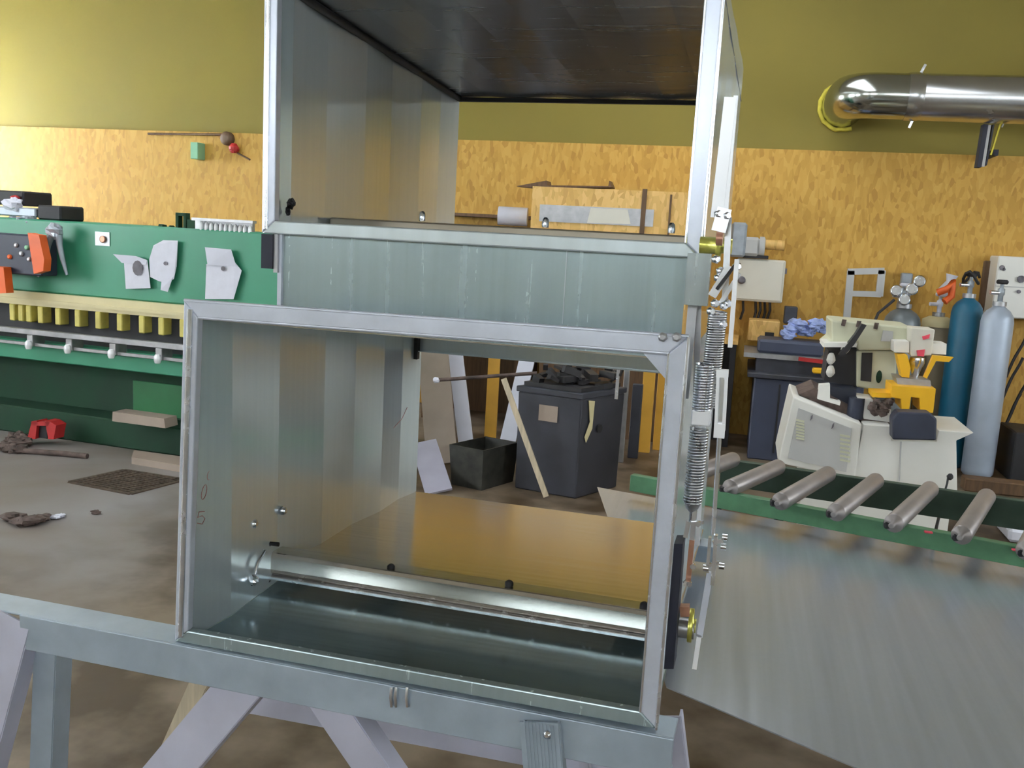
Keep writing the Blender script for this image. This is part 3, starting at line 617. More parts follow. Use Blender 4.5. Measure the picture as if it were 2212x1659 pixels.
# things on and in front of the brake
cpn = thing('control_box', 'black electrical control box hanging on the green beam at the far left', 'control box', AY(40, 590, BY-.16))
Y = BY-.16
obj('housing', MB().pbox(-60, 505, 88, 592, Y, .155, .01), M['dkblue'], cpn)
for (px, py, mt) in ((15, 555, 'orange'), (42, 548, 'steel'), (30, 530, 'steel'), (60, 560, 'steel'), (55, 535, 'mint')):
    c = AY(px, py, Y); obj('button', MB().lathe((c.x, Y, c.z), [(.018, 0), (.018, .012), (.01, .016)], 12, (0, -1, 0)), M[mt], cpn)
tag(obj('guard_cone', MB().ppoly([(58, 503), (84, 508), (96, 560), (94, 586), (72, 592)], BY-.24, .07), M['orange']), 'orange pointed plastic guard hanging beside the black control box', 'plastic guard')
tag(obj('guard_cone', MB().ppoly([(-30, 575), (2, 578), (8, 634), (-30, 636)], BY-.24, .07), M['orange']), 'orange plastic guard at the extreme left edge, below the black control box', 'plastic guard')
cl = thing('hanging_clamp', 'grey steel clamp with two long jaws hanging right of the black control box', 'clamp', AY(115, 600, BY-.12))
q = lambda x, y, Y=BY-.12: AY(x+3, y, Y)
obj('jaw', MB().tube([q(112, 490), q(98, 530), q(92, 560), q(75, 598)], .016, 8, rs=[.03, .022, .018, .008]), M['dev'], cl)
obj('jaw', MB().tube([q(122, 490), q(125, 530), q(132, 560), q(142, 594)], .016, 8, rs=[.03, .022, .018, .01]), M['dev'], cl)
obj('pivot', MB().blob(q(115, 500), .07, .04, .06, 4, .25), M['dev'], cl)
tag(obj('tool_case', MB().pbox(70, 443, 124, 475, BY+.08, .25, .012), M['void']), 'long black tool case lying on top of the green beam', 'case')
tag(obj('tool_case', MB().pbox(-40, 410, 36, 442, BY+.15, .3, .012), M['void']), 'black case at the top left edge, above the pile on the green beam', 'case')
tag(obj('red_trinket', MB().blob(q(15, 426, BY+.12), .04, .03, .02, 8, .1), M['red']), 'small red plastic piece in front of the upper black case', 'plastic piece')
tag(obj('crumpled_cloth', MB().blob(q(12, 440, BY+.08), .09, .05, .05, 9, .3), M['paper']), 'crumpled pale cloth below the upper black case', 'cloth')
jb = MB().pbox(-40, 446, 66, 466, BY+.08, .25, .01); tag(obj('metal_plate', jb, M['dev']), 'blue-grey flat block left of the long black tool case', 'metal block')
jk = MB()
rnd = random.Random(3)
for i in range(26):
    x, y = rnd.uniform(-10, 64), rnd.uniform(470, 478); jk.blob(q(x, y, BY+rnd.uniform(.03, .05)), .03, .03, .018, i, .4, 7, 5)
tag(obj('bolt_pile', jk, M['dev'], kind='stuff'), 'pile of small grey fittings on top of the green beam at the far left', 'fittings')
# under and before the brake
_mark = None
RYP = AZ(92, 966, 0).y
fs_ = thing('red_pedestal', 'small red foot pedal stand on the floor before the press brake', 'pedal', AZ(92, 952, 0))
Y = RYP
for k, pp in enumerate(([(68, 912), (80, 910), (76, 950), (57, 950)], [(98, 910), (110, 912), (124, 920), (118, 950), (106, 950)])):
    obj('leg', MB().ppoly(pp, Y, .10), M['red'], fs_)
obj('pedal_plate', MB().ppoly([(66, 913), (110, 913), (107, 921), (70, 921)], Y, .10), M['red'], fs_)
obj('pedal', MB().pbox(82, 922, 102, 948, Y+.03, .05), M['void'], fs_)
tag(obj('timber_block', MB().prism([AY(x, y, BY-.04) for x, y in ((277, 882), (392, 895), (395, 915), (276, 902))], (0, -.14, 0)), M['panelbrown']), 'pale timber plank lying on the plinth of the press brake', 'timber')
tag(obj('timber_block', MB().hexa([AZ(300, 1000, 0), AZ(440, 1020, 0), AZ(440, 1000, 0), AZ(300, 985, 0)] + [v+Vector((0, 0, .05)) for v in (AZ(300, 1000, 0), AZ(440, 1020, 0), AZ(440, 1000, 0), AZ(300, 985, 0))]), M['panelbrown']), 'brown timber lying on the floor before the press brake plinth', 'timber')
mb = MB()
for i in range(14):
    x, y = rnd.uniform(8, 60), rnd.uniform(900, 930); c = AZ(x, y+45, .02); mb.blob((c.x, c.y, .03), .05, .05, .03, i+40, .4, 7, 5)
mb.tube([AZ(20, 968, .02), AZ(60, 976, .02), AZ(140, 980, .02), AZ(200, 985, .02)], .02, 8)
tag(obj('scrap_heap', mb, M['dirt'], kind='stuff'), 'dark scrap and hose around the red pedal by the press brake', 'scrap')
_on = {'press_brake', 'paper_note', 'control_box', 'guard_cone', 'hanging_clamp', 'tool_case', 'red_trinket', 'crumpled_cloth', 'metal_plate', 'bolt_pile', 'timber_block', 'scrap_heap', 'red_pedestal'}
_pv = AY(200, 700, BY); _rm = Matrix.Rotation(-.07, 4, 'Z')
for o in list(sc.objects):
    if o.parent is None and o.name.split('.')[0] in _on:
        o.location = _rm @ (o.location-_pv) + _pv; o.rotation_euler = (0, 0, -.07)
# floor grating and debris
gr = thing('floor_grate', 'dark rusty drain grate set diagonally in the floor left of the duct', 'drain grate', AZ(270, 1042, 0))
ga, gbb, gc, gd = AZ(150, 1041, .004), AZ(268, 1015, .004), AZ(400, 1036, .004), AZ(282, 1067, .004)
fr = MB()
for a, b in ((ga, gbb), (gbb, gc), (gc, gd), (gd, ga)): fr.bar(a, b, .03, .008)
obj('grate_frame', fr, M['grate'], gr)
for i in range(1, 12):
    t = i/12; obj('grate_bar', MB().bar(ga.lerp(gbb, t)+EZ*.001, gd.lerp(gc, t)+EZ*.001, .014, .008), M['grate'], gr)
for i in range(1, 8):
    t = i/8; obj('grate_bar', MB().bar(ga.lerp(gd, t)+EZ*.003, gbb.lerp(gc, t)+EZ*.003, .010, .006), M['grate'], gr)
obj('pit', MB().prism([ga-EZ*.0035, gbb-EZ*.0035, gc-EZ*.0035, gd-EZ*.0035], (0, 0, .0012)), M['void'], gr)
for lab, mt, cs in (('dark twisted rag lying on the open floor left of the duct', 'dirt', ((28, 1118, .07), (45, 1128, .06), (62, 1126, .07), (78, 1122, .06), (92, 1118, .05))), ('small pale scrap beside the dark rag on the floor', 'white', ((118, 1118, .03), (132, 1114, .03)))):
    mb = MB()
    for i, (x, y, r) in enumerate(cs): c = AZ(x, y, r*.3); mb.blob((c.x, c.y, r*.36), r, r*.8, r*.34, i+int(cs[0][0]), .35, 9, 6)
    tag(obj('floor_rag' if mt == 'dirt' else 'scrap_piece', mb, M[mt]), lab, 'rag' if mt == 'dirt' else 'scrap')
tag(obj('pebble', MB().blob(AZ(207, 1106, .012), .03, .02, .012, 3, .3), M['dirt']), 'tiny dark crumb on the floor between the rag and the grate', 'crumb')

# ================================================================== things on the back wall, left
WY = RY1-.03
wr = thing('wall_rod', 'thin dark rod with a red and black pulley on the wall left of the duct', 'rod', AY(430, 300, WY-.03))
obj('rod', MB().tube([AY(320, 289, WY-.03), AY(495, 291, WY-.03)], .012, 8), M['dwood'], wr)
obj('pulley', MB().lathe(AY(494, 300, WY), [(.07, 0), (.07, .05), (.03, .06)], 16, (0, -1, 0)), M['dwood'], wr, 'dark pulley')
obj('hook', MB().blob(AY(506, 320, WY-.05), .055, .04, .05, 2, .15), M['red'], wr, 'red hook block')
obj('cable', MB().tube([AY(512, 330, WY-.03), AY(540, 345, WY-.03)], .010, 6), M['dwood'], wr)
tag(obj('wall_box', MB().pbox(411, 307, 427, 343, WY-.14, .139, .005), M['mint']), 'small mint green box mounted on the wall below the thin rod', 'box')

# ================================================================== crate and shelf seen through the upper opening
CYD = 8.2
cr = thing('osb_cabinet', 'tall chipboard cabinet with grey door band seen through the upper opening', 'cabinet', (AY(1320, 600, CYD).x, CYD+.3, 0))
x0, x1, z1 = AY(1148, 450, CYD).x, AY(1498, 450, CYD).x, AY(1270, 407, CYD).z
obj('body', MB().box(x0, x1, CYD, CYD+.6, 1.15, z1), M['osb_light'], cr)
obj('panel', MB().pbox(1165, 447, 1412, 484, CYD-.012, .011), M['steel'], cr, 'grey band across the front')
obj('divider', MB().pbox(1384, 408, 1394, 520, CYD-.02, .019), M['dwood'], cr, 'dark upright strip')
obj('divider', MB().pbox(1444, 420, 1448, 520, CYD-.02, .019), M['dwood'], cr)
obj('paper', MB().ppoly([(1276, 449), (1356, 453), (1362, 484), (1268, 482)], CYD-.016, .003), M['box'], cr, 'two pale papers pinned on the band')
obj('lower_body', MB().box(x0+.15, x1, CYD+.02, CYD+.58, 0, 1.149), M['dwood'], cr, 'dark shaded lower part')  # dark solid block stands in for the shade under the open cabinet
tag(obj('wooden_offcut', MB().ppoly([(1115, 402), (1180, 390), (1182, 400), (1314, 402), (1316, 390), (1322, 404), (1320, 405), (1145, 405)], CYD+.1, .2), M['dwood']), 'dark angular offcut lying on top of the chipboard cabinet', 'offcut')
tag(obj('paper_roll', MB().lathe(AY(1100, 467, CYD+.25), [(.085, -.1), (.085, .17)], 18, (1, .15, 0)), M['white']), 'white paper roll on the dark shelf left of the chipboard cabinet', 'roll')
shf = thing('wall_shelf', 'dark wooden shelf along the wall left of the chipboard cabinet', 'shelf', (AY(1060, 700, 8.5).x, 8.5, 0))
sx0, sx1 = AY(930, 485, 8.3).x, x0-.03; sz = AY(1030, 486, 8.3).z
obj('board', MB().box(sx0, sx1, 8.2, RY1-.035, sz-.04, sz), M['dwood'], shf)
obj('upper_board', MB().box(sx0, sx1, 8.7, RY1-.035, sz+.08, sz+.11), M['dwood'], shf)
for x in (sx0+.03, sx1-.03): obj('upright', MB().box(x-.03, x+.03, 8.25, RY1-.035, 0, sz-.041), M['dwood'], shf)
obj('back_board', MB().box(sx0+.061, sx1-.061, 8.85, 8.87, 0, sz-.041), M['dwood'], shf)  # dark board stands in for the shade on the wall below the shelf

# ================================================================== seen through the lower opening
def lean(name, label, cat, pb_, Yb, pt, Yt, wpx, th, mt, group=None):
    a = AZ(*pb_, th) if Yb is None else AY(*pb_, Yb); b = AY(*pt, Yt)
    a = a + (b-a)*((.012-a.z)/(b.z-a.z)) if a.z > .012 else a; a.z = max(a.z, .012); wd = wpx*(a.y)/1950
    o = obj(name, MB().bar(a, b, wd, th, (1, 0, 0)), M[mt]); return tag(o, label, cat, group)
Yg = AZ(935, 1065, 0).y
lean('grey_board', 'short grey board leaning low on the left, in front of the brown board', 'board', (948, 1066), Yg, (915, 955), Yg+.45, 62, .015, 'panelgrey')
lean('brown_board', 'wide brown board leaning behind the dark bin', 'board', (955, 1010), Yg+.75, (930, 690), Yg+1.2, 72, .02, 'panelbrown')
lean('white_board', 'narrow white board leaning upright behind the dark bin', 'board', (1010, 985), Yg+.95, (975, 690), Yg+1.35, 34, .02, 'white')
lean('white_board', 'white board leaning behind the pale stick, left of the grey container', 'board', (1092, 975), Yg+.95, (1152, 720), Yg+1.4, 36, .02, 'white')
lean('amber_board', 'narrow amber board standing behind the pale stick', 'board', (1058, 960), Yg+1.6, (1072, 700), Yg+1.75, 26, .02, 'amber')
cont = thing('grey_container', 'tall dark grey steel container heaped with scrap, seen through the lower opening', 'container', AZ(1230, 1060, 0))
L0, C0, R0 = AZ(1108, 1054, 0), AZ(1243, 1079, 0), AZ(1335, 1052, 0); B0 = L0+R0-C0
d_ = ray(1250, 850); cz = (EYEP + d_*(C0.y/d_.y)).z
def tb(cx_, fct, z): # tapered ring
    c = (L0+C0+R0+B0)/4; return [c+(p-c)*fct+EZ*z for p in (L0, C0, R0, B0)]
lo, hi = tb(0, .97, 0), tb(0, 1.0, cz-.04)
obj('body', MB().hexa(lo+hi), M['contgrey'], cont, bevel=.01)
obj('rim', MB().hexa(tb(0, 1.04, cz-.04)+tb(0, 1.04, cz)), M['contgrey'], cont, bevel=.006)
fn = (C0-L0).normalized(); nn = Vector((fn.y, -fn.x, 0))
pc = L0.lerp(C0, .50)+nn*.004; obj('label_plate', MB().prism([pc-fn*.07+EZ*(cz-.22), pc+fn*.07+EZ*(cz-.22), pc+fn*.07+EZ*(cz-.11), pc-fn*.07+EZ*(cz-.11)], nn*.004), M['panelbrown'], cont, 'blank brown plate')
fr_ = (R0-C0).normalized(); nr = Vector((fr_.y, -fr_.x, 0)); pc = C0.lerp(R0, .12)+nr*.01
obj('tape', MB().prism([pc+EZ*(cz-.05), pc+fr_*.07+EZ*(cz-.06), pc+fr_*.06+EZ*(cz-.25), pc+fr_*.0+EZ*(cz-.34), pc-fr_*.02+EZ*(cz-.3), pc+fr_*.03+EZ*(cz-.2)], nr*.004), M['cream'], cont, 'ragged pale tape')
pc = C0.lerp(R0, .40)+nr*.01; obj('lock', MB().lathe(pc+EZ*(cz-.26), [(.03, 0), (.03, .01)], 12, nr), M['void'], cont)
mb = MB(); cc = (L0+C0+R0+B0)/4
for i in range(34):
    u, v = rnd.uniform(-.42, .42), rnd.uniform(-.42, .42); p = cc+(R0-C0)*u+(L0-C0)*v
    a = Vector((p.x, p.y, cz+rnd.uniform(.02, .13))); b = a+Vector((rnd.uniform(-.14, .14), rnd.uniform(-.14, .14), rnd.uniform(-.02, .06))); mb.bar(a, b, rnd.uniform(.02, .08), rnd.uniform(.01, .05))
mb.prism([p+EZ*(cz+.001) for p in (cc+(L0-cc)*.9, cc+(C0-cc)*.9, cc+(R0-cc)*.9, cc+(B0-cc)*.9)], (0, 0, .03))
tag(obj('scrap_metal', mb, M['void'], kind='stuff'), 'dark metal scrap heaped on top of the grey container', 'scrap')
a = AY(943, 821, C0.y-.02); b = AY(1160, 806, C0.y+.2)
rr = thing('steel_rod', 'thin dark rod sticking out left from the scrap on the container', 'rod', a)
obj('shaft', MB().tube([a, b], .013, 8), M['dirt'], rr); obj('tip', MB().blob(a, .025, .02, .02, 2, .15), M['white'], rr)
a = AZ(1180, 1073, .02); b = AY(1088, 818, a.y+.08)
tag(obj('pale_stick', MB().bar(a, b, .036, .02, (1, 0, 0)), M['wood']), 'long pale wooden stick leaning in front of the grey container', 'stick')
tag(obj('steel_tool', MB().bar(AY(1337, 788, C0.y+.06), AY(1331, 862, C0.y+.06), .022, .015, (1, 0, 0)).bar(AY(1326, 793, C0.y+.06), AY(1350, 793, C0.y+.06), .03, .02, (0, 0, 1)).bar(AY(1337, 795, C0.y+.06), AY(1325, 800, C0.y+.2), .02, .012, (0, 0, 1)), M['zinc']), 'small bright hammer-shaped tool hooked over the container rim', 'tool')
tag(obj('dark_hook', MB().tube([AY(1352, 780, C0.y+.1), AY(1340, 810, C0.y+.05), cc+(R0-cc)*.7+EZ*(cz+.035)], .010, 6), M['void']), 'thin dark rod sticking up from the right side of the container scrap', 'rod')
# open bin
bl, bc, brr = AZ(975, 1046, 0), AZ(1040, 1060, 0), AZ(1108, 1040, 0); bb4 = bl+brr-bc; bt = AY(1045, 972, bc.y).z
bn = thing('dark_bin', 'low open dark bin with dusty sides on the floor left of the grey container', 'bin', (bl+bc+brr+bb4)/4)
cc2 = (bl+bc+brr+bb4)/4; ring = [bl, bc, brr, bb4]
for i in range(4):
    a, b = ring[i], ring[(i+1) % 4]; s1 = 1.12; at, bt_ = cc2+(a-cc2)*s1, cc2+(b-cc2)*s1
    ai, bi = cc2+(a-cc2)*.93, cc2+(b-cc2)*.93; ati, bti = cc2+(a-cc2)*1.05, cc2+(b-cc2)*1.05
    obj('side', MB().hexa([a, b, bi, ai, at+EZ*bt, bt_+EZ*bt, bti+EZ*bt, ati+EZ*bt]), M['bin'], bn)
obj('bottom', MB().prism([cc2+(p-cc2)*.9+EZ*.004 for p in ring], (0, 0, .02)), M['bin'], bn)
# posts right of the container
def post(name, label, cat, x0, x1, yb, yt, mt, Y, dep=.05, group=None):
    c = MB(); X0, X1 = AY(x0, (yb+yt)/2, Y).x, AY(x1, (yb+yt)/2, Y).x; return tag(obj(name, c.box(X0, X1, Y, Y+dep, 0, AY((x0+x1)/2, yt, Y).z, .004), M[mt]), label, cat, group)
post('steel_post', 'light steel tube standing just right of the grey container', 'post', 1346, 1358, 960, 700, 'steel', 7.3, .04)
post('grey_board', 'narrow grey board standing between the steel tube and the amber one', 'board', 1362, 1384, 960, 830, 'contgrey', 7.5)
post('amber_board', 'tall amber board standing right of the grey container', 'board', 1388, 1414, 960, 700, 'amber', 7.75, .04)
post('amber_board', 'second tall amber board close to the right flange of the lower opening', 'board', 1420, 1450, 960, 700, 'amber', 7.9, .04)

# ================================================================== right-hand side: wall things
ebx = thing('wall_enclosure', 'square cream electrical enclosure on the board wall right of the duct', 'enclosure', AY(1645, 650, WY-.22))
obj('body', MB().pbox(1588, 560, 1694, 652, WY-.22, .219, .01), M['box'], ebx)
obj('door', MB().pbox(1592, 563, 1690, 648, WY-.235, .014, .004), M['box'], ebx)
obj('lock', MB().lathe(AY(1602, 605, WY-.236), [(.035, 0), (.035, .02), (.02, .03)], 12, (0, -1, 0)), M['print'], ebx)
obj('hinge', MB().pbox(1694, 580, 1700, 592, WY-.2, .05), M['print'], ebx)
for i, px in enumerate((1605, 1632, 1642, 1652, 1663)):
    a = AY(px, 650, WY-.12); b = AY(px-6, 690+(i % 2)*8, WY-.10); cw = ('leftmost', 'second from left', 'middle', 'second from right', 'rightmost')[i]; tag(obj('hanging_cable', MB().tube([a-EZ*.002, a.lerp(b, .5)+Vector((.015, 0, 0)), b], .012, 7), M['void']), 'black cable under the cream enclosure, %s of the five' % cw, 'cable', 'cables under the cream enclosure')
dv = thing('pump_motor', 'grey motor with a pipe stub mounted on top of the cream enclosure', 'motor', AY(1630, 556, WY-.2))
obj('housing', MB().pbox(1578, 480, 1612, 556, WY-.3, .2, .02), M['dev'], dv); obj('head', MB().pbox(1605, 512, 1642, 553, WY-.28, .2, .025), M['grey'], dv)
obj('flange', MB().lathe(AY(1640, 533, WY-.2), [(.09, 0), (.09, .04), (.07, .05)], 16, (1, 0, 0)), M['grey'], dv)
obj('pipe_stub', MB().lathe(AY(1652, 528, WY-.2), [(.045, 0), (.045, .16), (.05, .17)], 14, (1, 0, 0)), M['osb_light'], dv)
obj('base', MB().pbox(1600, 551, 1660, 558, WY-.25, .16), M['void'], dv)
wf = thing('open_rack', 'small grey-pink open rack with a crossbar leaning on the board wall', 'frame', AY(1868, 690, WY-.15))  # wooden wall frame, left stile run on down behind the bench
q = lambda x, y, Y=WY-.12: AY(x, y, Y)
for a, b in (((1838, 585), (1800, 1010)), ((1905, 584), (1899, 640))): obj('stile', MB().bar(q(*a), q(*b), .062, .04, (1, 0, 0)), M['panelgrey'] if 0 else M['grey'], wf)
obj('rail', MB().bar(q(1831, 587), q(1910, 585), .055, .04, (0, 0, 1)), M['grey'], wf); obj('rail', MB().bar(q(1838, 634), q(1903, 636), .05, .04, (0, 0, 1)), M['grey'], wf)
pn = thing('wall_control_panel', 'white control panel with small switches on the wall at the right edge', 'control panel', AY(2185, 690, WY-.3))
obj('housing', MB().pbox(2148, 556, 2300, 690, WY-.3, .29, .01), M['machine'], pn)
for (px, py, r) in ((2164, 578, .02), (2168, 582, .012), (2205, 603, .03), (2200, 630, .015)):
    obj('switch', MB().lathe(AY(px, py, WY-.301), [(r, 0), (r, .02)], 10, (0, -1, 0)), M['print'], pn)
obj('seam', MB().pbox(2149, 621, 2300, 623, WY-.303, .003), M['grey'], pn)
tag(obj('dark_cover', MB().pbox(2120, 563, 2146, 672, WY-.05, .049, .01), M['dwood']), 'narrow dark brown board fixed to the wall left of the white control panel', 'board')
post('timber_batten', 'narrow pale batten standing between the blue and the light grey gas cylinder', 'batten', 2107, 2126, 930, 680, 'osb_light', 8.75, .04)

# ================================================================== gas cylinders
def cyl(label, px, Y, rpx, ytop, mt, cap, group='gas cylinders against the board wall'):
    c = AY(px, ytop, Y); r = rpx*Y/2080; zt = c.z; X = AY(px-(0), (ytop+900)/2, Y).x
    t = thing('gas_cylinder', label, 'gas cylinder', (X, Y, 0), group)
    obj('body', MB().lathe((X, Y, 0), [(r*.86, 0), (r*.98, .02), (r, .05), (r, zt-.10), (r*.93, zt-.05), (r*.72, zt-.01), (r*.40, zt+.02), (r*.26, zt+.04)], 28), M[mt], t)
    obj('neck_ring', MB().lathe((X, Y, zt+.03), [(r*.42, 0), (r*.42, .035)], 18), M['steel'], t)
    v = obj('valve', MB().lathe((X, Y, zt+.065), [(r*.16, 0), (r*.16, .05), (r*.22, .055), (r*.22, .10), (r*.12, .11), (r*.12, .14)], 12), M['dev'] if cap != 'white' else M['white'], t)
    obj('valve_outlet', MB().tube([(X, Y, zt+.135), (X-r*.7, Y-.03, zt+.135)], r*.14, 10), M['zinc'] if cap != 'white' else M['white'], v)
    obj('handwheel', MB().lathe((X, Y, zt+.205), [(r*.30, 0), (r*.36, .01), (r*.36, .025), (r*.28, .035)], 14), M['void'] if cap == 'black' else M['white'], v)
    return t, X, Y, zt, r
t, X, Y_, zt_, r_ = cyl('light grey gas cylinder, rightmost of the row, below the white panel', 2142, 8.25, 31, 668, 'lgrey', 'black')
t, X, Y_, zt_, r_ = cyl('blue gas cylinder with black valve behind the white machine', 2076, 8.52, 30, 650, 'blue', 'black')
obj('valve_guard', MB().tube([(X+r_*.5*math.cos(k*math.pi/6), Y_+r_*.5*math.sin(k*math.pi/6), zt_+.2+.05*math.sin(k)) for k in range(12)], .012, 6), M['void'], t)
t, X, Y_, zt_, r_ = cyl('beige gas cylinder with white valve, left of the blue one', 2013, 8.80, 29, 690, 'beige', 'white')
obj('collar', MB().lathe((X, Y_, zt_-.02), [(r_*1.05, -.04), (r_*1.05, .02), (r_*.6, .05)], 20), M['cream'], t)
obj('regulator', MB().lathe((X+.02, Y_-.05, zt_+.20), [(.05, 0), (.07, .02), (.07, .06), (.03, .14), (.05, .2)], 14, (.2, 0, 1)), M['white'], t)
t, X, Y_, zt_, r_ = cyl('dark grey gas cylinder with gauges, leftmost of the row', 1938, 8.50, 36, 672, 'cdark', 'grey')
for (dx, dz) in ((-.09, .17), (.03, .19), (-.02, .10), (.08, .26)):
    obj('gauge', MB().lathe((X+dx, Y_-.08, zt_+dz), [(.045, 0), (.05, .01), (.05, .035), (.04, .04)], 14, (0, -1, .2)), M['zinc'], t)
obj('hose', MB().tube([(X-.1, Y_-.12, zt_+.10), (X-.22, Y_-.16, zt_-.02), (X-.26, Y_-.18, zt_-.15)], .012, 6), M['void'], t)
tag(obj('valve_cover', MB().box(AY(1948, 600, 8.82).x, AY(1972, 600, 8.82).x, 8.82, 8.92, 0, AY(1960, 590, 8.82).z, .01), M['dev']), 'grey square post standing behind the dark grey gas cylinder', 'post')
tag(obj('red_hose', MB().tube([AY(2025, 632, 8.5), AY(2045, 625, 8.48), AY(2058, 608, 8.5), AY(2055, 640, 8.52), AY(2040, 652, 8.5)], .03, 8), M['orange']), 'orange-red hose loop between the beige and blue gas cylinders', 'hose')
# cables and clutter at right edge
for i, (x, y) in enumerate(((2212, 715), (2200, 770), (2210, 820), (2195, 850))):
    pts = [AY(x+10-k*7, y+k*14+3*math.sin(k+i), 8.6) for k in range(8)]
    tag(obj('hanging_cable', MB().tube(pts, .012, 6), M['void']), 'dark cable on the board wall right of the light grey cylinder, %s' % ('uppermost', 'second from top', 'third from top', 'lowest')[i], 'cable', 'cables at the right edge')
tag(obj('dark_case', MB().box(AY(2186, 1000, 8.1).x, AY(2260, 1000, 8.1).x, 8.1, 8.6, 0, AY(2200, 935, 8.1).z, .01), M['void']), 'black case on the floor at the right edge, beside the light grey cylinder', 'case')
tag(obj('floor_beam', MB().box(AY(2085, 1040, 7.6).x, AY(2330, 1040, 7.6).x, 7.6, 7.75, 0, .10, .008), M['dwood']), 'dark timber beam on the floor right of the white machine', 'beam')
tag(obj('blue_bag', MB().box(AY(2160, 1075, 6.6).x, AY(2230, 1075, 6.6).x, 6.3, 6.8, 0, .09, .02), M['paper']), 'flat pale packet on the floor behind the right end of the conveyor', 'packet')

# ================================================================== work bench with vise
BYW = 7.95
wb = thing('work_bench', 'dark blue-grey bench cabinet against the board wall, left of the white machine', 'bench', (AY(1720, 900, BYW).x, BYW+.4, 0))
X0, X1 = AY(1622, 900, BYW).x, AY(1860, 900, BYW).x; tz = AY(1720, 812, BYW).z
obj('cabinet', MB().box(X0, X1, BYW, BYW+.9, 0, tz-.04, .01), M['bench'], wb)
obj('worktop', MB().box(X0-.06, X1, BYW-.04, BYW+.95, tz-.039, tz, .006), M['contgrey'], wb)
obj('door_seam', MB().pbox(1676, 830, 1680, 980, BYW-.006, .0055), M['void'], wb)
obj('pan', MB().pbox(1606, 768, 1790, 778, BYW+.1, .6), M['steel'], wb, 'grey shelf tray'); obj('pan_body', MB().pbox(1632, 778, 1790, 812, BYW+.12, .55), M['contgrey'], wb)
tag(obj('machine_vise', MB().pbox(1636, 738, 1780, 767, BYW+.15, .4, .02), M['bench']), 'dark blue-grey vise on the bench tray', 'vise')
tag(obj('yellow_tool', MB().pbox(1755, 796, 1788, 808, BYW+.02, .08, .01), M['yellow']), 'small yellow tool on the bench beside the black arm', 'tool')
tag(obj('red_tool', MB().bar(AY(1725, 775, BYW+.06), AY(1782, 782, BYW+.06), .04, .03), M['red']), 'short red handle on the bench under the blue rag', 'handle')
rg = MB(); rnd = random.Random(5)
for i in range(9):
    x, y = 1702+i*9.5, 722-abs(math.sin(i*.7))*22; rg.blob(AY(x, y, BYW+.35+.04*(i % 3)), .065, .07, .045, i+20, .35, 9, 7)
tag(obj('blue_rag', rg, M['rag']), 'crumpled light blue rags heaped on the bench', 'rag')
wbx = thing('wooden_box', 'small pale wooden box with a dark hand slot behind the vise', 'box', AY(1650, 735, BYW+.6))
obj('body', MB().pbox(1616, 693, 1684, 738, BYW+.6, .3, .006), M['osb_light'], wbx); obj('slot', MB().pbox(1652, 718, 1672, 727, BYW+.594, .006), M['void'], wbx)
tag(obj('grey_block', MB().pbox(1694, 663, 1722, 700, BYW+.72, .15, .006), M['contgrey']), 'dark grey block standing behind the blue rags', 'block')
sd = thing('side_table', 'dark low table with pale wooden top between the duct and the bench', 'table', (AY(1585, 850, 8.3).x, 8.5, 0))
sx0, sx1 = AY(1480, 850, 8.3).x, X0-.16; szt = AY(1600, 738, 8.3).z
obj('top', MB().box(sx0, sx1, 8.3, RY1-.04, szt-.03, szt), M['osb_light'], sd)
for x in (sx0+.02, sx1-.06): obj('leg', MB().box(x, x+.05, 8.32, 8.9, 0, szt-.031), M['void'], sd)
obj('back', MB().box(sx0+.071, sx1-.061, 8.6, 8.64, 0, szt-.031), M['void'], sd)  # black board stands in for the dark gap beneath the table

# ================================================================== white punching machine
MY = 6.0
mc = thing('punching_machine', 'white and cream sheet-punching machine with yellow guards behind the roller conveyor', 'machine', (AY(1960, 1000, MY).x, MY+.35, 0))
pr = lambda pts, Y, dep, mt, nm, lab=None, par=mc, bev=0: obj(nm, MB().ppoly(pts, Y, dep), M[mt], par, lab, bevel=bev)
c0, c1 = AY(1738, 1000, MY+.02), AY(2066, 1000, MY+.02); zb_ = AY(1900, 1030, MY+.02).z
obj('base', MB().box(c0.x, c1.x, MY+.02, MY+.65, 0, zb_), M['machine'], mc, 'white base block')
side = pr([(1713, 857), (1862, 917), (1847, 1036), (1680, 1000)], MY-.02, .6, 'machine', 'side_cabinet', 'left cabinet with two louvred vents', bev=.008)
pr([(1725, 882), (1840, 926), (1828, 1020), (1702, 990)], MY-.032, .011, 'grey', 'cabinet_door', None, side)
for (x, y, w_, h) in ((1711, 905, 18, 45), (1806, 938, 22, 62)):
    for k in range(7):
        yy = y+h*k/7; pr([(x+9-yy*.0, yy), (x+9+w_, yy+4), (x+8+w_, yy+8), (x+8, yy+4)], MY-.040, .007, 'mcream', 'louvre', None, side)
for (x, y) in ((1752, 900), (1798, 918)): pr([(x, y), (x+4, y-4), (x+3, y+4), (x-2, y+9)], MY-.045, .01, 'print', 'hinge', None, side)
pr([(1866, 917), (1925, 921), (1925, 952), (2022, 954), (2028, 930), (2104, 935), (2066, 952), (2068, 1075), (1842, 1036)], MY-.0, .55, 'machine', 'front_housing', 'bright white front housing with a pointed table corner', bev=.004)
pr([(1945, 954), (1948, 954), (1944, 1040), (1941, 1040)], MY-.006, .0055, 'grey', 'panel_seam')
pr([(1725, 852), (1760, 838), (1850, 885), (1925, 915), (1920, 922), (1862, 917)], MY+.15, .4, 'dirt', 'work_surface', 'worn brown work surface')
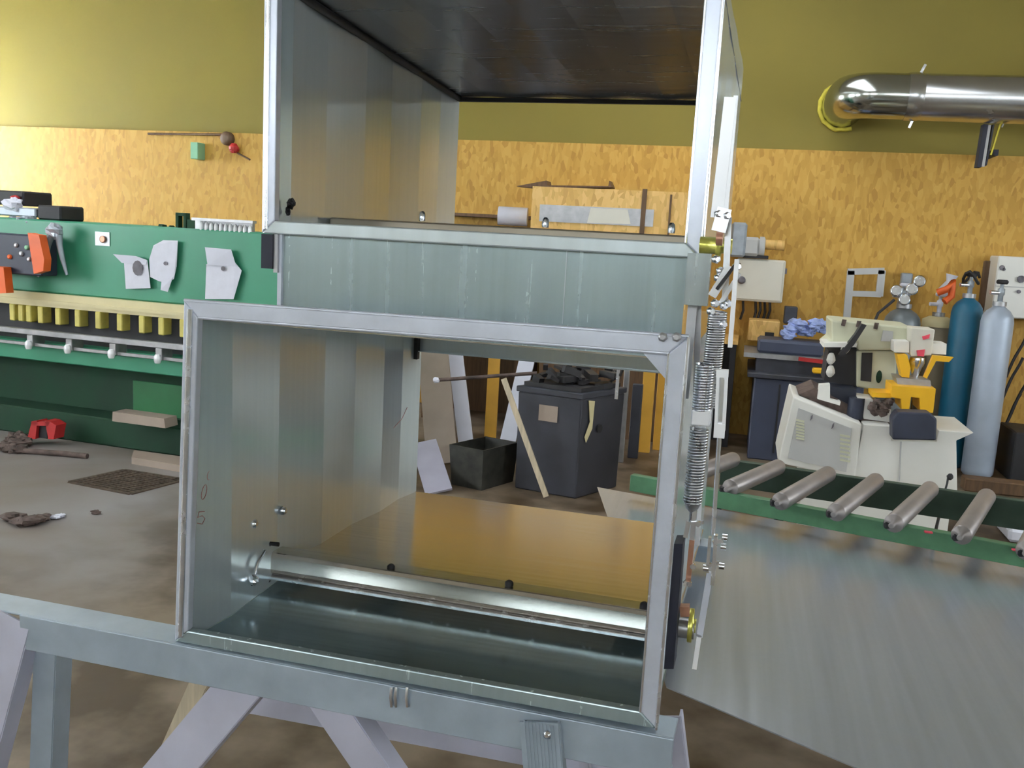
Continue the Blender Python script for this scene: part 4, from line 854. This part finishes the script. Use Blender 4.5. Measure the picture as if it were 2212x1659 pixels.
# throat and head
pr([(1796, 691), (1972, 707), (1968, 757), (1853, 757), (1851, 740), (1778, 748), (1796, 734)], MY+.35, .45, 'mcream', 'head', 'cream machine head', bev=.012)
for (x, y) in ((1820, 693), (1852, 696), (1890, 700)): pr([(x, y-3), (x+9, y-2), (x+5, y+12), (x-3, y+10)], MY+.335, .014, 'dirt', 'head_slot')
pr([(1908, 714), (1930, 716), (1928, 738), (1903, 737)], MY+.338, .011, 'grey', 'rating_plate', 'blank grey plate')
pr([(1780, 741), (1852, 741), (1850, 750), (1778, 750)], MY+.25, .3, 'machine', 'shelf')
col_ = pr([(1850, 757), (1937, 757), (1936, 852), (1850, 836)], MY+.40, .35, 'mcream', 'column', 'cream column with a dark slot', bev=.01)
pr([(1862, 762), (1885, 762), (1882, 825), (1859, 822)], MY+.388, .011, 'void', 'slot', None, col_)
cq = AY(1899, 814, MY+.39); obj('handhole', MB().prism([cq+Vector((.018*math.cos(t), 0, .042*math.sin(t))) for t in [k*math.pi/6 for k in range(12)]], (0, .009, 0)), M['dgreen'], col_)
pr([(1848, 722), (1862, 700), (1872, 703), (1845, 745), (1822, 770), (1812, 768)], MY+.22, .08, 'void', 'black_lever', 'black bent lever across the head')
pr([(1790, 758), (1850, 752), (1850, 836), (1780, 822)], MY+.42, .3, 'void', 'black_body', 'black mechanism left of the column')
for (x, y) in ((1795, 775), (1794, 802), (1826, 752)): obj('knob', MB().blob(AY(x, y, MY+.36), .028, .03, .04, 1, .08), M['machine'], mc)
pr([(1794, 836), (1850, 842), (1848, 884), (1796, 876)], MY+.22, .2, 'dkblue', 'motor_block')
obj('drum', MB().lathe(AY(1846, 903, MY+.15), [(.05, 0), (.05, .13)], 16), M['dkblue'], mc)
pr([(1770, 832), (1793, 830), (1793, 862), (1816, 868), (1814, 876), (1766, 862)], MY+.1, .08, 'machine', 'bracket')
pr([(1852, 858), (1884, 862), (1925, 885), (1922, 912), (1866, 905)], MY+.14, .2, 'machine', 'bed_block')
pr([(1931, 737), (1964, 738), (1964, 762), (1931, 760)], MY+.2, .2, 'machine', 'white_block')
lb = pr([(1970, 708), (2020, 712), (2012, 768), (1968, 770)], MY+.16, .2, 'box', 'press_head', 'pale head block with red warning print', bev=.006)
pr([(1992, 727), (2009, 722), (2007, 731), (1994, 734)], MY+.152, .006, 'redprint', 'red_mark', None, lb); pr([(1980, 757), (1998, 755), (1996, 770), (1982, 769)], MY+.152, .006, 'redprint', 'red_mark', None, lb)
pr([(2014, 741), (2045, 743), (2044, 766), (2012, 764)], MY+.18, .18, 'machine', 'white_block')
gd = pr([(1938, 767), (1960, 767), (1967, 795), (1964, 816), (1948, 814)], MY+.14, .12, 'yellow', 'guard', 'left yellow guard')
pr([(2016, 768), (2060, 772), (2050, 782), (2022, 780), (2002, 818), (1996, 815)], MY+.12, .04, 'yellow', 'guard', 'right yellow guard arm')
obj('punch', MB().lathe(AY(1981, 772, MY+.25), [(.045, 0), (.05, -.03), (.035, -.07), (.02, -.12), (.012, -.17)], 16), M['zinc'], mc, 'bright tapered punch')
pr([(1935, 815), (2010, 822), (2012, 836), (1940, 834)], MY+.15, .2, 'steel', 'die_plate')
pr([(1927, 833), (2022, 840), (2020, 858), (2016, 892), (1988, 890), (1986, 860), (1968, 858), (1964, 888), (1948, 886), (1946, 862), (1925, 858)], MY+.06, .28, 'yellow', 'guard', 'yellow bridge guard over the dies', bev=.003)
pr([(1884, 848), (1925, 850), (1926, 860), (1884, 858)], MY+.09, .2, 'yellow', 'guard')
ms = MB(); rnd = random.Random(9)
for i in range(12): ms.blob(AY(rnd.uniform(1884, 1926), rnd.uniform(866, 895), MY+.1), .03, .03, .025, i, .3, 7, 5)
obj('fittings', ms, M['dirt'], mc, kind='stuff')
pr([(1928, 905), (1940, 890), (2010, 893), (2024, 905), (2023, 952), (1928, 950)], MY-.14, .139, 'dkblue', 'foot_box', 'dark blue-grey box hanging on the front', bev=.01)
cab = MB().tube([AY(2048, 1030, MY-.2), AY(2046, 1044, MY-.2), AY(2040, 1065, MY-.3), AZ(2018, 1160, .75)], .006, 6)
cab.blob(AY(2052, 1030, MY-.2), .018, .015, .02, 3, .1)
tag(obj('thin_cable', cab, M['void']), 'thin black cable with a knob hanging before the white machine base', 'cable')

# ================================================================== ventilation pipe, upper right
PYD = 8.35
vp = thing('ventilation_pipe', 'round aluminium ventilation pipe with elbow through the olive wall, upper right', 'pipe', AY(2000, 260, PYD))
c = AY(1990, 210, PYD); z = c.z; R = (AY(1990, 160, PYD).z-AY(1990, 262, PYD).z)/2
axx = (AY(2300, 218, PYD+.0)-AY(1990, 209, PYD)); axx.y = 0; axx = axx.normalized()
J = AY(1985, 210, PYD)
obj('pipe', MB().lathe(J, [(R*.96, 0), (R, .01), (R, 3.2)], 40, axx), M['pipe'], vp, 'long straight aluminium pipe')
obj('joint_band', MB().lathe(J-axx*.06, [(R*1.02, -.04), (R*1.04, 0), (R*1.04, .05), (R*1.0, .08)], 40, axx), M['pipe'], vp)
obj('band_lug', MB().bar(J+EZ*(R+.0)-axx*.01, J+EZ*(R+.07)+axx*.02, .03, .02), M['zinc'], vp); obj('band_lug', MB().bar(J-EZ*(R)-axx*.03, J-EZ*(R+.06)-axx*.05, .03, .02), M['zinc'], vp)
ep = [J-axx*.05]; RB = R*1.05
for k in range(0, 7):
    t = k/6*math.pi/2; ep.append(J-axx*(.33+RB*math.sin(t)) + Vector((0, RB*(1-math.cos(t)), 0)))
ep.append(Vector((ep[-1].x, RY1+.01, ep[-1].z)))
obj('elbow', MB().tube(ep, R*.99, 32), M['pipecap'], vp, 'elbow turning into the wall')
E_ = ep[-1]; fm = MB()
fm.tube([Vector((E_.x+(R+.012+.006*(k%2))*math.cos(k*math.pi/14), RY1-.02, E_.z+(R+.012+.006*(k%3))*math.sin(k*math.pi/14))) for k in range(6, 24)], .020, 8)
fm2 = obj('foam_seal', fm, M['foam'], vp, 'ragged yellow foam around the pipe where it enters the wall')
wb_ = thing('pipe_bracket', 'black and grey bracket with straps hanging below the ventilation pipe', 'bracket', AY(2120, 360, RY1-.1))
YB = PYD
obj('hanger', MB().bar(AY(2127, 270, YB+.1), AY(2112, 362, YB+.1), .035, .10, (1, 0, 0)), M['black'], wb_)
obj('plate', MB().bar(AY(2136, 270, YB+.08), AY(2122, 360, YB+.08), .028, .03, (1, 0, 0)), M['grey'], wb_)
obj('strap', MB().bar(AY(2144, 270, YB+.1), AY(2128, 358, YB+.1), .012, .08, (1, 0, 0)), M['black'], wb_)
obj('strap', MB().bar(AY(2166, 250, YB+.08), AY(2140, 335, YB+.08), .012, .02, (1, 0, 0)), M['foam'], wb_); obj('strap', MB().bar(AY(2173, 255, YB+.08), AY(2164, 275, YB+.08), .01, .02, (1, 0, 0)), M['grey'], wb_)
obj('wall_arm', MB().box(AY(2118, 330, RY1).x-.02, AY(2118, 330, RY1).x+.02, YB+.1, RY1-.0005, AY(2118, 335, YB+.1).z, AY(2118, 322, YB+.1).z), M['black'], wb_)
